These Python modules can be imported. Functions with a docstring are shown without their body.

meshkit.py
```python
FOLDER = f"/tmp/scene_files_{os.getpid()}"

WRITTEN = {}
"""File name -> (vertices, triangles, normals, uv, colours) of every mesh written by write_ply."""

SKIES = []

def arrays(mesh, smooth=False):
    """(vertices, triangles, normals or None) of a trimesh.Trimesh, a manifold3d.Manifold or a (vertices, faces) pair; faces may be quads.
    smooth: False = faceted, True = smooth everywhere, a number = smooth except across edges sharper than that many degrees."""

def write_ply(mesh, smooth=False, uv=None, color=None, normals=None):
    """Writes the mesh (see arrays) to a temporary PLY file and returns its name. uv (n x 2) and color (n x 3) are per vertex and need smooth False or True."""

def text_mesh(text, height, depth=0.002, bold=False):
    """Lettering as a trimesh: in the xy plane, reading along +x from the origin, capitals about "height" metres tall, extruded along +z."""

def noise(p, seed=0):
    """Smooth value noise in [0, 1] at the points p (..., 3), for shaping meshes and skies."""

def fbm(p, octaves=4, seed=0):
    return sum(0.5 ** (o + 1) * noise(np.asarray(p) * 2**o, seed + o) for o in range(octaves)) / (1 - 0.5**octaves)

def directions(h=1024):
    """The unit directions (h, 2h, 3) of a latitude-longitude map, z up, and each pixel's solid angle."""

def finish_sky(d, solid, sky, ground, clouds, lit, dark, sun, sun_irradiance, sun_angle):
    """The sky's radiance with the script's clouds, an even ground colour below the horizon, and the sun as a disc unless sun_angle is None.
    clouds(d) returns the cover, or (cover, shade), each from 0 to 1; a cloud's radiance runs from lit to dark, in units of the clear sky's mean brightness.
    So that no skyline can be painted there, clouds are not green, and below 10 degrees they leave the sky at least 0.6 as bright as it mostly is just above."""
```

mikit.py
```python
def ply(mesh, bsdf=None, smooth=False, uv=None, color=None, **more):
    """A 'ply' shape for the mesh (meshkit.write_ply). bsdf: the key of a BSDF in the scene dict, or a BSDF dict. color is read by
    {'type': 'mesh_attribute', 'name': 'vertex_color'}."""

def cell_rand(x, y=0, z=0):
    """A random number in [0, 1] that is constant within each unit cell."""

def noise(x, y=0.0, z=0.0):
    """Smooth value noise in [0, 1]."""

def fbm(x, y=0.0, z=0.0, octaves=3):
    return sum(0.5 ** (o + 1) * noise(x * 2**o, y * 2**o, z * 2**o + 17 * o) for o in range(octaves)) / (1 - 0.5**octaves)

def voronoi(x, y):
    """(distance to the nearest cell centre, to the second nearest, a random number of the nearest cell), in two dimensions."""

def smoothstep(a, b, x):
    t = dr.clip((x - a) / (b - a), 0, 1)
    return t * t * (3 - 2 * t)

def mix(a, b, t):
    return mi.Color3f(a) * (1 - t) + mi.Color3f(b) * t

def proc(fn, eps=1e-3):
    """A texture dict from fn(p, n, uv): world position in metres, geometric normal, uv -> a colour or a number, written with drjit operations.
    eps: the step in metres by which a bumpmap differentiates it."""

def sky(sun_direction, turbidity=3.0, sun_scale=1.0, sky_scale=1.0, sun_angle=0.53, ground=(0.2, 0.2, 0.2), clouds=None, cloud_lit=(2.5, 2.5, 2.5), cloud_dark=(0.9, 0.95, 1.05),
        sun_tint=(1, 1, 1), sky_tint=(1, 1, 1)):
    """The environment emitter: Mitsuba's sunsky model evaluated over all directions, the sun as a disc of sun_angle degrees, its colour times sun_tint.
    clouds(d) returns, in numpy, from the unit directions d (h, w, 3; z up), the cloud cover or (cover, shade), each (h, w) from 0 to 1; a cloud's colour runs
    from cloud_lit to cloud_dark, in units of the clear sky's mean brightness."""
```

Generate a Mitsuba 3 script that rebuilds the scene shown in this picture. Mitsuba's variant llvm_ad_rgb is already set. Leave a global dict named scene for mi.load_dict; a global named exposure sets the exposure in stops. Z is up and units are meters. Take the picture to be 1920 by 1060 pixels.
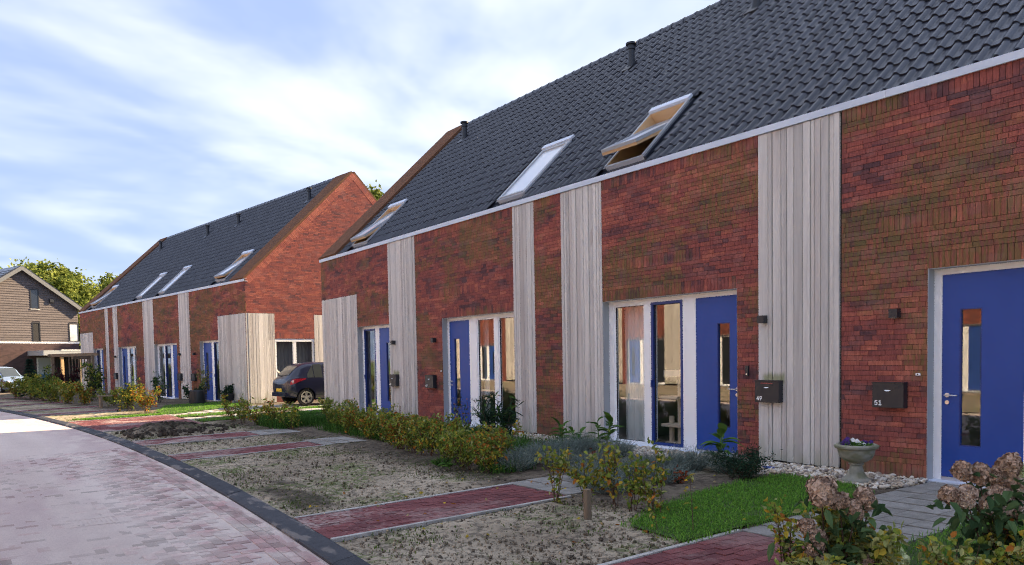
import math
import numpy as np, trimesh, drjit as dr, mitsuba as mi, mikit, meshkit

T = mi.ScalarTransform4f
scene, labels = {'type': 'scene'}, {}
R = np.random.default_rng(11)

# ------------------------------------------------------------------ camera, sky, exposure
exposure = 4.2
CAM_H = 1.5417
_yaw, _pitch, _roll, _f, _ppy = 0.6226, -0.0454, -0.0175, 1437.5, 737.1
_fw = np.array([math.sin(_yaw), math.cos(_yaw), 0.0]); _rt = np.array([math.cos(_yaw), -math.sin(_yaw), 0.0]); _up = np.array([0, 0, 1.0])
_f2 = math.cos(_pitch) * _fw + math.sin(_pitch) * _up
_u2 = math.cos(_pitch) * _up - math.sin(_pitch) * _fw
_u3 = math.cos(_roll) * _u2 - math.sin(_roll) * _rt
scene['camera'] = {
    'type': 'perspective', 'fov_axis': 'x', 'fov': 2 * math.degrees(math.atan(960 / _f)), 'near_clip': 0.05, 'far_clip': 2000.0,
    'principal_point_offset_x': 0.0, 'principal_point_offset_y': -(_ppy - 530) / 1060,
    'to_world': T().look_at(origin=[0, 0, CAM_H], target=(np.array([0, 0, CAM_H]) + _f2).tolist(), up=_u3.tolist()),
}


def sstep(a, b, x):
    t = np.clip((x - a) / (b - a), 0, 1)
    return t * t * (3 - 2 * t)


def clouds(d):
    z = np.maximum(d[..., 2], 0.0) + 0.13
    q = np.stack([d[..., 0] / z, d[..., 1] / z, 0 * z + 51.1], -1)
    a = 0.35                                  # the cloud streets run a little across the view
    qs = np.stack([(q[..., 0] * math.cos(a) + q[..., 1] * math.sin(a)) * 0.55, -q[..., 0] * math.sin(a) + q[..., 1] * math.cos(a), q[..., 2]], -1)
    w = np.stack([meshkit.fbm(qs * 0.8 + 31.7, 4, 5), meshkit.fbm(qs * 0.8 + 11.2, 4, 15), 0 * z], -1) - 0.5
    f = meshkit.fbm(qs * 0.55 + 1.1 * w + 3.1, 6, 2)
    g = meshkit.fbm(qs * 2.3 + 1.6 * w + 9.0, 6, 8)
    return 0.92 + 0 * f, sstep(0.35, 0.60, f * 0.45 + g * 0.32 + 0.23 * meshkit.fbm(qs * [6.0, 5.0, 1.0] + 4.0 * w, 6, 21))


scene['sky'] = mikit.sky((0.8660, -0.05, 0.5), turbidity=3.0, clouds=clouds, cloud_lit=(0.71, 0.73, 0.79), cloud_dark=(0.31, 0.385, 0.61), sun_scale=0.64,
                         sky_tint=(1.0, 1.0, 1.03), sun_tint=(1.0, 0.96, 0.90))


# ------------------------------------------------------------------ helpers
def numbered(key):
    if key not in scene and key not in labels:
        return key
    n = 1
    while f'{key}_{n:03d}' in scene or f'{key}_{n:03d}' in labels:
        n += 1
    return f'{key}_{n:03d}'


_count = {}


def nkey(key):
    """The next free key of this name (fast: counts)."""
    n = _count.get(key, 0)
    _count[key] = n + 1
    return key if n == 0 else f'{key}_{n:03d}'


def lab(key, label=None, cat=None, group=None, kind=None):
    e = labels.setdefault(key, {})
    for k, v in (('label', label), ('category', cat), ('group', group), ('kind', kind)):
        if v:
            e[k] = v
    return key


def thing(name, label, cat, group=None):
    return lab(nkey(name), label, cat, group)


class MB:
    """Collects pieces of one mesh; every vertex carries a uv that materials read as two numbers."""
    def __init__(self):
        self.v, self.f, self.u, self.n = [], [], [], 0

    def raw(self, v, f, uv=(0.5, 0.0)):
        v = np.asarray(v, float).reshape(-1, 3)
        f = np.asarray(f, int)
        if f.shape[1] == 4:
            f = np.vstack([f[:, [0, 1, 2]], f[:, [0, 2, 3]]])
        u = np.asarray(uv, float)
        if u.ndim == 1:
            u = np.tile(u, (len(v), 1))
        self.v.append(v); self.f.append(f + self.n); self.u.append(u); self.n += len(v)
        return self

    def mesh(self, m, uv=(0.5, 0.0)):
        return self.raw(m.vertices, m.faces, uv)

    def box(self, lo, hi, uv=(0.5, 0.0), fr=None):
        return self.boxes([lo], [hi], [uv], fr)

    def boxes(self, lo, hi, uv, fr=None, rot=None):
        lo, hi, uv = np.asarray(lo, float), np.asarray(hi, float), np.asarray(uv, float)
        if len(lo) == 0:
            return self
        c = np.array([[0, 0, 0], [1, 0, 0], [1, 1, 0], [0, 1, 0], [0, 0, 1], [1, 0, 1], [1, 1, 1], [0, 1, 1]], float)
        v = lo[:, None] + c[None] * (hi - lo)[:, None]
        if rot is not None:                     # (n,) turn about z round the centre
            m = (lo + hi)[:, None] / 2
            q = v - m
            cs, sn = np.cos(rot)[:, None], np.sin(rot)[:, None]
            v = np.stack([q[..., 0] * cs - q[..., 1] * sn, q[..., 0] * sn + q[..., 1] * cs, q[..., 2]], -1) + m
        if fr is not None:
            v = fr(v)
        q = np.array([[0, 3, 2, 1], [4, 5, 6, 7], [0, 1, 5, 4], [1, 2, 6, 5], [2, 3, 7, 6], [3, 0, 4, 7]])
        q = np.vstack([q[:, [0, 1, 2]], q[:, [0, 2, 3]]])
        f = (np.arange(len(lo)) * 8)[:, None, None] + q[None]
        return self.raw(v.reshape(-1, 3), f.reshape(-1, 3), np.repeat(uv, 8, 0))

    def tube(self, pts, rad, n=6, uv=(0.5, 0.0), caps=True):
        pts = np.asarray(pts, float)
        rad = np.broadcast_to(rad, len(pts))
        t = np.gradient(pts, axis=0)
        t /= np.linalg.norm(t, axis=1, keepdims=True) + 1e-12
        ref = np.array([0.31, 0.17, 0.93]) if abs(t[0] @ np.array([0.31, 0.17, 0.93])) < 0.95 else np.array([1.0, 0.1, 0])
        a = np.cross(t, ref); a /= np.linalg.norm(a, axis=1, keepdims=True)
        b = np.cross(t, a)
        th = np.arange(n) / n * 2 * np.pi
        v = pts[:, None] + rad[:, None, None] * (np.cos(th)[None, :, None] * a[:, None] + np.sin(th)[None, :, None] * b[:, None])
        i, j = np.meshgrid(np.arange(len(pts) - 1), np.arange(n), indexing='ij')
        k = (j + 1) % n
        f = np.stack([i * n + j, (i + 1) * n + j, (i + 1) * n + k, i * n + k], -1).reshape(-1, 4)
        self.raw(v.reshape(-1, 3), f, uv)
        if caps:
            for e, o in ((0, 1), (len(pts) - 1, -1)):
                ring = v[e][::o]
                self.raw(np.vstack([ring, pts[e]]), [[q, (q + 1) % n, n] for q in range(n)], uv)
        return self

    def lathe(self, prof, n=24, at=(0, 0, 0), uv=(0.5, 0.0)):
        prof = np.asarray(prof, float)
        th = np.arange(n) / n * 2 * np.pi
        v = np.stack([prof[:, None, 0] * np.cos(th), prof[:, None, 0] * np.sin(th), np.repeat(prof[:, 1:2], n, 1)], -1) + np.asarray(at)
        i, j = np.meshgrid(np.arange(len(prof) - 1), np.arange(n), indexing='ij')
        k = (j + 1) % n
        return self.raw(v.reshape(-1, 3), np.stack([i * n + j, i * n + k, (i + 1) * n + k, (i + 1) * n + j], -1).reshape(-1, 4), uv)

    def put(self, key, bsdf, smooth=False, fr=None, **more):
        v = np.concatenate(self.v); f = np.concatenate(self.f); u = np.concatenate(self.u)
        if fr is not None:
            v = fr(v)
        m = trimesh.Trimesh(v, f, process=False)
        if smooth is False or smooth is True:
            scene[key] = mikit.ply(m, bsdf, smooth=smooth, uv=u, **more)
        else:
            scene[key] = mikit.ply(m, bsdf, smooth=smooth, **more)
        return key


def part(parent, name, mb, bsdf, smooth=False, label=None, kind=None, **more):
    key = nkey(parent + '__' + name)
    mb.put(key, bsdf, smooth, **more)
    if label or kind:
        lab(key, label, kind=kind)
    return key


def single(name, mb, bsdf, label, cat, group=None, smooth=False, kind=None):
    key = nkey(name)
    mb.put(key, bsdf, smooth)
    return lab(key, label, cat, group, kind)


class Frame:
    """Building axes: s along the facade to the right, t into the house, z up."""
    def __init__(self, o, sd, td):
        self.o, self.s, self.t = (np.asarray(x, float) for x in (o, sd, td))

    def __call__(self, p):
        p = np.asarray(p, float)
        return self.o + p[..., 0:1] * self.s + p[..., 1:2] * self.t + p[..., 2:3] * np.array([0, 0, 1.0])

    def sub(self, off, sd, td):
        d = lambda q: q[0] * self.s + q[1] * self.t
        return Frame(self(np.asarray(off, float)), d(sd), d(td))


# ------------------------------------------------------------------ materials
def C(*c):
    return mi.Color3f(*c)


def rgb(*c):
    return {'type': 'rgb', 'value': list(c)}


def mat(key, color, rough=0.6, **kw):
    scene[key] = {'type': 'twosided', 'bsdf': {'type': 'principled', 'base_color': color if isinstance(color, dict) else rgb(*color), 'roughness': rough, **kw}}
    return key


def pick(t, cols):
    """A colour from a list by t in [0,1], with hard steps."""
    n = len(cols)
    out = C(*cols[0])
    for k in range(1, n):
        out = dr.select(t > k / n, C(*cols[k]), out)
    return out


N, FB, SS, MIX = mikit.noise, mikit.fbm, mikit.smoothstep, mikit.mix


def brick_col(p, n, uv):
    h = p.x + p.y                             # along the wall, either wall direction
    r = uv.x
    tone = FB(h * 1.3, p.z * 5.5, 3.0, 3)
    rr = dr.clip(r * 0.52 + (tone - 0.5) * dr.select(uv.y < -1.0, 0.45, 0.95) + 0.25, 0, 0.999)
    c = pick(rr, [(0.093, 0.044, 0.05), (0.136, 0.054, 0.057), (0.197, 0.065, 0.06), (0.237, 0.072, 0.063), (0.27, 0.079, 0.065), (0.319, 0.098, 0.072), (0.379, 0.122, 0.086)])
    grain = FB(h * 90.0, p.z * 14.0, p.x * 40.0, 2)
    c = c * (0.72 + 0.56 * grain)
    moss = SS(0.46, 0.64, FB(h * 0.9 + 4.0, p.z * 1.3, 7.7, 4) + 0.12 * (uv.y - 0.5) + 0.06 * SS(26.0, 30.0, p.y)) * (0.35 + 0.65 * SS(0.3, 0.7, N(h * 60.0, p.z * 9.0, 2.0)))
    c = MIX(c, C(0.140, 0.122, 0.040), moss * 0.64)
    bloom = SS(0.62, 0.8, N(h * 5.0, p.z * 9.0, 5.0)) * 0.10
    splash = SS(0.32, 0.0, p.z + 0.2 * N(h * 6.0, p.z * 6.0, 2.0)) * 0.25
    return MIX(MIX(c, C(0.34, 0.23, 0.22), bloom), C(0.24, 0.2, 0.16), splash)


mat('m_brick', mikit.proc(brick_col), 0.88, specular=0.25)
mat('m_mortar', (0.085, 0.052, 0.048), 0.95, specular=0.1)


def coping_col(p, n, uv):
    g = FB(p.x * 9.0, p.y * 9.0, p.z * 9.0, 3)
    return MIX(C(0.095, 0.047, 0.028), C(0.19, 0.092, 0.05), dr.clip(g * 0.7 + uv.x * 0.3, 0, 1))


mat('m_coping', mikit.proc(coping_col), 0.85, specular=0.2)


def wood_col(p, n, uv):
    h = p.x * 0.7 + p.y
    fig = FB(h * 26.0 + uv.x * 31.0 + 0.8 * N(p.z * 2.0, uv.x * 40.0), p.z * 1.1, uv.x * 20.0, 3)
    fine = N(h * 150.0, p.z * 5.0, 1.0)
    c = MIX(C(0.36, 0.343, 0.332), C(0.72, 0.69, 0.655), dr.clip(0.02 + 0.64 * fig + 0.62 * (uv.x - 0.2), 0, 1))
    c = c * (0.95 + 0.1 * fine)
    knots = SS(0.80, 0.9, N(h * 11.0 + uv.x * 9, p.z * 2.2, 3.3))
    c = MIX(c, C(0.27, 0.205, 0.17), knots * 0.35)
    c = MIX(c, C(0.40, 0.335, 0.305), 0.32 * SS(0.45, 0.75, N(uv.x * 57.0, p.z * 0.35, 5.0)))
    low = SS(0.55, 0.0, p.z + 0.5 * N(h * 9.0, p.z * 3.0, 8.0) - 0.15)
    ragged = p.z + 0.05 * N(p.y * 60.0, 3.0, 1.0)
    box = SS(1.33, 1.24, ragged) * SS(1.10, 1.16, p.z) * (SS(6.36, 6.42, p.y) * SS(6.78, 6.7, p.y) + SS(17.8, 17.86, p.y) * SS(18.2, 18.1, p.y)) * SS(8.9, 9.0, p.x)
    return MIX(c, C(0.20, 0.225, 0.10), dr.maximum(low * 0.4, 0.8 * box))


mat('m_wood', mikit.proc(wood_col), 0.8, specular=0.25)
mat('m_wood_back', (0.03, 0.026, 0.024), 0.9)


def tile_col(p, n, uv):
    g = FB(p.x * 7.0, p.y * 7.0, p.z * 7.0, 2)
    return MIX(C(0.017, 0.021, 0.033), C(0.034, 0.040, 0.057), dr.clip(1.1 * (uv.x - 0.5) + 0.5 + 0.8 * (g - 0.5), 0, 1)) + C(0.05, 0.05, 0.03) * SS(0.66, 0.8, FB(p.x * 14.0, p.y * 14.0, p.z * 14.0, 3)) * SS(0.5, 0.7, uv.x)


mat('m_tile', mikit.proc(tile_col), 0.27, specular=0.62)


def zinc_col(p, n, uv):
    g = FB(p.x * 2.5, p.y * 2.5, p.z * 8.0, 3)
    return MIX(C(0.50, 0.56, 0.66), C(0.64, 0.70, 0.80), g)


def blue_col(p, n, uv):
    g = FB(p.x * 3.0, p.y * 3.0, p.z * 1.2, 3)
    c = MIX(C(0.015, 0.058, 0.29), C(0.022, 0.072, 0.335), g)
    return MIX(c, C(0.09, 0.10, 0.16), 0.35 * SS(0.25, 0.02, p.z + 0.12 * N(p.y * 20.0, p.z * 20.0, 1.0)))


mat('m_zinc', mikit.proc(zinc_col), 0.45, metallic=0.1, specular=0.5)
mat('m_white', (0.85, 0.87, 0.90), 0.35)
mat('m_fasciagrey', (0.15, 0.16, 0.17), 0.6)
mat('m_alugrey', (0.36, 0.38, 0.41), 0.4)
mat('m_offwhite', (0.68, 0.67, 0.64), 0.5)
mat('m_greyreveal', (0.33, 0.35, 0.37), 0.5)
mat('m_blue', mikit.proc(blue_col), 0.40, specular=0.35)
mat('m_darkblue', (0.013, 0.04, 0.20), 0.4)
mat('m_black', (0.018, 0.021, 0.028), 0.4)
mat('m_steel', (0.65, 0.65, 0.66), 0.28, metallic=0.9)
mat('m_dark', (0.02, 0.02, 0.022), 0.8)
mat('m_roomwall', (0.17, 0.18, 0.17), 0.9)
mat('m_pine', (0.52, 0.33, 0.17), 0.55)
mat('m_curtain', (0.55, 0.60, 0.60), 0.9)
mat('m_greycurtain', (0.11, 0.135, 0.16), 0.9)
mat('m_cream', (0.62, 0.55, 0.44), 0.9)
scene['m_glass'] = {'type': 'thindielectric', 'int_ior': 1.75}
scene['m_mirrorglass'] = {'type': 'twosided', 'bsdf': {'type': 'principled', 'base_color': rgb(0.02, 0.024, 0.03), 'roughness': 0.06, 'specular': 0.9}}


def far_brick_col(p, n, uv):
    h = p.x * 0.3 + p.y
    row = dr.floor(p.z / 0.0625)
    col = dr.floor(h / 0.21 + mikit.cell_rand(row, 3, 1))
    r = mikit.cell_rand(row, col, 2)
    c = MIX(C(0.11, 0.037, 0.033), C(0.26, 0.075, 0.05), r)
    return c * (0.7 + 0.6 * FB(h * 0.8, p.z * 1.4, 2.0, 3))


mat('m_farbrick', mikit.proc(far_brick_col), 0.9)


def dark_brick_col(p, n, uv):
    row = dr.floor(p.z / 0.065)
    col = dr.floor((p.x + p.y * 0.3) / 0.21 + mikit.cell_rand(row, 3, 1))
    return MIX(C(0.045, 0.028, 0.030), C(0.085, 0.05, 0.05), mikit.cell_rand(row, col, 2))


mat('m_darkbrick', mikit.proc(dark_brick_col), 0.9)


def board_col(p, n, uv):
    g = FB(p.x * 2.0 + uv.x * 30, p.y * 2.0, p.z * 30.0, 3)
    return MIX(C(0.075, 0.065, 0.068), C(0.150, 0.130, 0.132), dr.clip(g * 0.7 + uv.x * 0.35, 0, 1))


mat('m_board', mikit.proc(board_col), 0.8)


def paver_col(p, n, uv):
    g = FB(p.x * 26.0, p.y * 26.0, 1.0, 3)
    c = MIX(C(0.095, 0.034, 0.038), C(0.195, 0.066, 0.066), dr.clip(uv.x * 0.75 + 0.35 * g - 0.05, 0, 1))
    dust = SS(0.46, 0.74, FB(p.x * 1.7, p.y * 1.7, 4.0, 3) * 0.7 + 0.3 * g) * uv.y
    return MIX(c, C(0.36, 0.29, 0.265), dust)


mat('m_paver', mikit.proc(paver_col), 0.85, specular=0.25)


def sand_base(p, u, red):
    lanes = FB(p.x * 1.3 + p.y * 0.08, p.y * 0.14, 2.0, 3)          # tyre tracks run along the street
    g = FB(p.x * 6.0, p.y * 6.0, 5.0, 4)
    c = MIX(C(0.385, 0.318, 0.285), C(0.49, 0.425, 0.38), dr.clip(1.3 * lanes - 0.2 + 0.35 * (g - 0.5), 0, 1))
    w = SS(0.50, 0.74, FB(p.x * 1.6 + 9.0, p.y * 0.5, 8.0, 4)) * 0.5
    edge = SS(1.5, 0.25, u) * SS(0.30, 0.62, FB(p.x * 3.6, p.y * 1.8, 6.0, 4)) * 0.62
    c = MIX(c, red, dr.maximum(w, edge) * (0.6 + 0.8 * (g - 0.2)))
    return c * (0.9 + 0.2 * N(p.x * 130.0, p.y * 130.0, 1.0))


def kerb_gap(p):
    return 2.755 - dr.select(p.y < 14, 0.0049, 0.0035) * dr.square(p.y - 14) - p.x


def sand_col(p, n, uv):
    return sand_base(p, kerb_gap(p), C(0.30, 0.215, 0.215)) * 1.1


def roadbrick_col(p, n, uv):
    g = FB(p.x * 30.0, p.y * 30.0, 5.0, 3)
    red = MIX(C(0.155, 0.062, 0.072), C(0.30, 0.135, 0.14), dr.clip(uv.x * 0.8 + 0.3 * g, 0, 1))
    c = sand_base(p, kerb_gap(p), red) * (0.76 + 0.46 * uv.x)
    return MIX(c, red, 0.22 * SS(0.35, 0.9, uv.x) * SS(0.3, 0.7, g))


mat('m_roadbrick', mikit.proc(roadbrick_col), 0.92, specular=0.15)
mat('m_sand', mikit.proc(sand_col), 0.95, specular=0.15)


def soil_col(p, n, uv):
    g = FB(p.x * 17.0, p.y * 17.0, 3.0, 3)
    h = FB(p.x * 45.0, p.y * 45.0, 6.0, 2)
    big = FB(p.x * 0.9, p.y * 0.9, 1.0, 3)
    c = MIX(C(0.21, 0.172, 0.125), C(0.39, 0.33, 0.245), dr.clip(1.7 * big - 0.35 + 0.5 * (h - 0.5), 0, 1))
    clod = SS(0.49, 0.62, 0.6 * g + 0.4 * h)
    c = MIX(c, C(0.065, 0.056, 0.046), clod * 0.66)
    moss = SS(0.50, 0.68, FB(p.x * 1.5 + 7.0, p.y * 1.5, 9.0, 3)) * SS(0.4, 0.62, FB(p.x * 22.0, p.y * 22.0, 12.0, 2))
    c = MIX(c, C(0.10, 0.125, 0.045), moss * 0.8)
    return MIX(c, C(0.034, 0.028, 0.024), uv.x * (0.75 + 0.25 * g))


mat('m_soil', mikit.proc(soil_col), 0.97, specular=0.1)


def conc_col(p, n, uv):
    g = FB(p.x * 11.0, p.y * 11.0, p.z * 11.0, 4)
    c = MIX(C(0.17, 0.165, 0.15), C(0.34, 0.33, 0.31), dr.clip(g * 0.9 + 0.35 * (uv.x - 0.5), 0, 1))
    return c * (0.85 + 0.3 * N(p.x * 140.0, p.y * 140.0, 2.0)) * (1.0 + uv.y)


mat('m_concrete', mikit.proc(conc_col), 0.9, specular=0.2)


def kerb_col(p, n, uv):
    g = FB(p.x * 14.0, p.y * 14.0, p.z * 14.0, 4)
    c = MIX(C(0.022, 0.025, 0.032), C(0.06, 0.064, 0.075), dr.clip(g * 0.8 + 0.4 * (uv.x - 0.5), 0, 1))
    dust = SS(0.58, 0.74, FB(p.x * 9.0, p.y * 3.0, 3.0, 4)) * 0.35
    return MIX(c * (0.8 + 0.4 * N(p.x * 210.0, p.y * 210.0, 2.0)), C(0.30, 0.265, 0.235), dust)


mat('m_kerb', mikit.proc(kerb_col), 0.75, specular=0.3)


def stone_col(p, n, uv):
    g = FB(p.x * 16.0, p.y * 16.0, p.z * 16.0, 4)
    c = MIX(C(0.15, 0.155, 0.125), C(0.38, 0.37, 0.31), g)
    return MIX(c, C(0.13, 0.14, 0.07), SS(0.5, 0.7, FB(p.x * 6.0, p.y * 6.0, p.z * 9.0, 3)) * 0.6)


mat('m_stone', mikit.proc(stone_col), 0.9)


def grass_ground_col(p, n, uv):
    return MIX(C(0.028, 0.045, 0.014), C(0.055, 0.085, 0.022), FB(p.x * 3.0, p.y * 3.0, 1.0, 3))


mat('m_turf', mikit.proc(grass_ground_col), 0.95)


def pebble_col(p, n, uv):
    c = pick(uv.x, [(0.60, 0.53, 0.42), (0.46, 0.38, 0.28), (0.66, 0.62, 0.54), (0.34, 0.28, 0.22), (0.56, 0.46, 0.33), (0.70, 0.66, 0.58), (0.25, 0.22, 0.2)])
    return c * (0.8 + 0.4 * N(p.x * 70.0, p.y * 70.0, p.z * 70.0))


mat('m_pebble', mikit.proc(pebble_col), 0.8)

# leaves: uv.y picks a row of this palette, uv.x a tone between its two colours
LEAF = {
    'beech_green': ((0.094, 0.160, 0.030), (0.300, 0.356, 0.066)), 'beech_yellow': ((0.253, 0.230, 0.040), (0.575, 0.414, 0.057)), 'beech_orange': ((0.218, 0.086, 0.023), (0.483, 0.196, 0.046)),
    'lavender': ((0.120, 0.157, 0.136), (0.288, 0.344, 0.304)), 'glossy': ((0.035, 0.098, 0.025), (0.119, 0.224, 0.049)), 'hydra': ((0.042, 0.085, 0.038), (0.123, 0.199, 0.085)),
    'bloom_dry': ((0.123, 0.072, 0.047), (0.560, 0.403, 0.297)), 'bloom_pale': ((0.42, 0.50, 0.26), (0.66, 0.70, 0.42)), 'grass': ((0.066, 0.177, 0.030), (0.221, 0.443, 0.066)),
    'autumn_tree': ((0.098, 0.137, 0.033), (0.364, 0.403, 0.098)), 'beech_pale': ((0.143, 0.182, 0.061), (0.440, 0.451, 0.187)), 'dark': ((0.015, 0.039, 0.024), (0.048, 0.093, 0.054)), 'maroon': ((0.025, 0.010, 0.014), (0.07, 0.022, 0.03)),
    'violet': ((0.03, 0.008, 0.09), (0.09, 0.03, 0.22)), 'white': ((0.6, 0.6, 0.6), (0.8, 0.8, 0.78)), 'weed': ((0.046, 0.085, 0.019), (0.130, 0.182, 0.046)),
    'bloom_pink': ((0.242, 0.149, 0.110), (0.748, 0.616, 0.495)), 'straw': ((0.20, 0.16, 0.08), (0.42, 0.34, 0.18)), 'redleaf': ((0.16, 0.035, 0.018), (0.32, 0.085, 0.035)), 'longgrass': ((0.032, 0.088, 0.019), (0.096, 0.208, 0.045)),
    'fir': ((0.013, 0.036, 0.029), (0.039, 0.078, 0.058)),
}
LI = {k: i for i, k in enumerate(LEAF)}
_A = np.array([v[0] for v in LEAF.values()], np.float32); _B = np.array([v[1] for v in LEAF.values()], np.float32)


def leaf_col(p, n, uv):
    i = mi.UInt32(dr.clip(uv.y + 0.5, 0, len(LEAF) - 1))
    a = C(*[dr.gather(mi.Float, mi.Float(_A[:, k].copy()), i) for k in range(3)])
    b = C(*[dr.gather(mi.Float, mi.Float(_B[:, k].copy()), i) for k in range(3)])
    return MIX(a, b, uv.x)


scene['m_leaf'] = {'type': 'principledthin', 'base_color': mikit.proc(leaf_col), 'roughness': 0.5, 'spec_trans': 0.0, 'diff_trans': 0.55, 'eta': 1.33}
mat('m_flower', mikit.proc(leaf_col), 0.8)


def bark_col(p, n, uv):
    return MIX(C(0.055, 0.04, 0.028), C(0.14, 0.11, 0.08), FB(p.x * 30.0, p.y * 30.0, p.z * 8.0, 3))


mat('m_bark', mikit.proc(bark_col), 0.9)
mat('m_twig', (0.07, 0.038, 0.025), 0.8)
mat('m_stake', (0.17, 0.13, 0.09), 0.9)
mat('m_carblack', (0.006, 0.010, 0.034), 0.22, clearcoat=1.0, clearcoat_gloss=0.95, specular=0.6)
mat('m_carblue', (0.30, 0.42, 0.62), 0.25, metallic=0.4, clearcoat=1.0, clearcoat_gloss=0.95)
mat('m_tyre', (0.015, 0.015, 0.016), 0.85)
mat('m_alloy', (0.62, 0.62, 0.63), 0.3, metallic=0.8)
mat('m_redlamp', (0.45, 0.012, 0.03), 0.15, clearcoat=1.0)
mat('m_clearlamp', (0.72, 0.55, 0.58), 0.12, clearcoat=1.0)
mat('m_yellowplate', (0.62, 0.40, 0.03), 0.4)
mat('m_sticker', (0.5, 0.08, 0.07), 0.5)
mat('m_bluebin', (0.03, 0.10, 0.16), 0.5)


# ------------------------------------------------------------------ the ground, the street and the paths
def kerb_x(y):
    y = np.asarray(y, float)
    return 2.97 - np.where(y < 14, 0.0049, 0.0035) * (y - 14) ** 2


def zg(x, y):
    return np.minimum(-0.115 + 0.0195 * np.maximum(np.asarray(x, float) - kerb_x(y), 0), 0.0)


ROAD_Z = -0.165
FAR_A = 0.1301
FAR_O = np.array([8.7014, 29.0694, -0.03])
DF = np.array([-math.sin(FAR_A), math.cos(FAR_A), 0]); DG = np.array([math.cos(FAR_A), math.sin(FAR_A), 0])

g = MB()
g.raw([[-400, -300, -0.34], [400, -300, -0.34], [400, 600, -0.34], [-400, 600, -0.34]], [[0, 1, 2, 3]])
g.put('ground', 'm_turf'); lab('ground', kind='structure')

# road bed and the sand that lies over its bricks
ys = np.concatenate([np.arange(-14, 4, 0.5), np.arange(4, 20, 0.055), np.arange(20, 40, 0.2), np.arange(40, 71, 1.0)])
us = np.concatenate([np.arange(0.0, 0.6, 0.05), np.arange(0.6, 4.2, 0.07), np.arange(4.2, 6.3, 0.3)])
U, Y = np.meshgrid(us, ys)
X = kerb_x(Y) - 0.215 - U
P = np.stack([X, Y, 0 * X], -1)
lane = meshkit.fbm(P * [1.1, 0.16, 1] + 5, 3, 3)
h = 0.008 * (meshkit.fbm(P * [2.2, 0.8, 1], 4, 1) - 0.5) + 0.004 * (meshkit.fbm(P * [9, 9, 1], 3, 9) - 0.5)
cover = 0.004 * (sstep(0.36, 0.70, lane) - 1.0) - 0.003 * sstep(1.25, 0.3, U) + 0.007 * sstep(0.16, 0.02, U)
bare = sstep(19, 14, Y)
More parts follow.
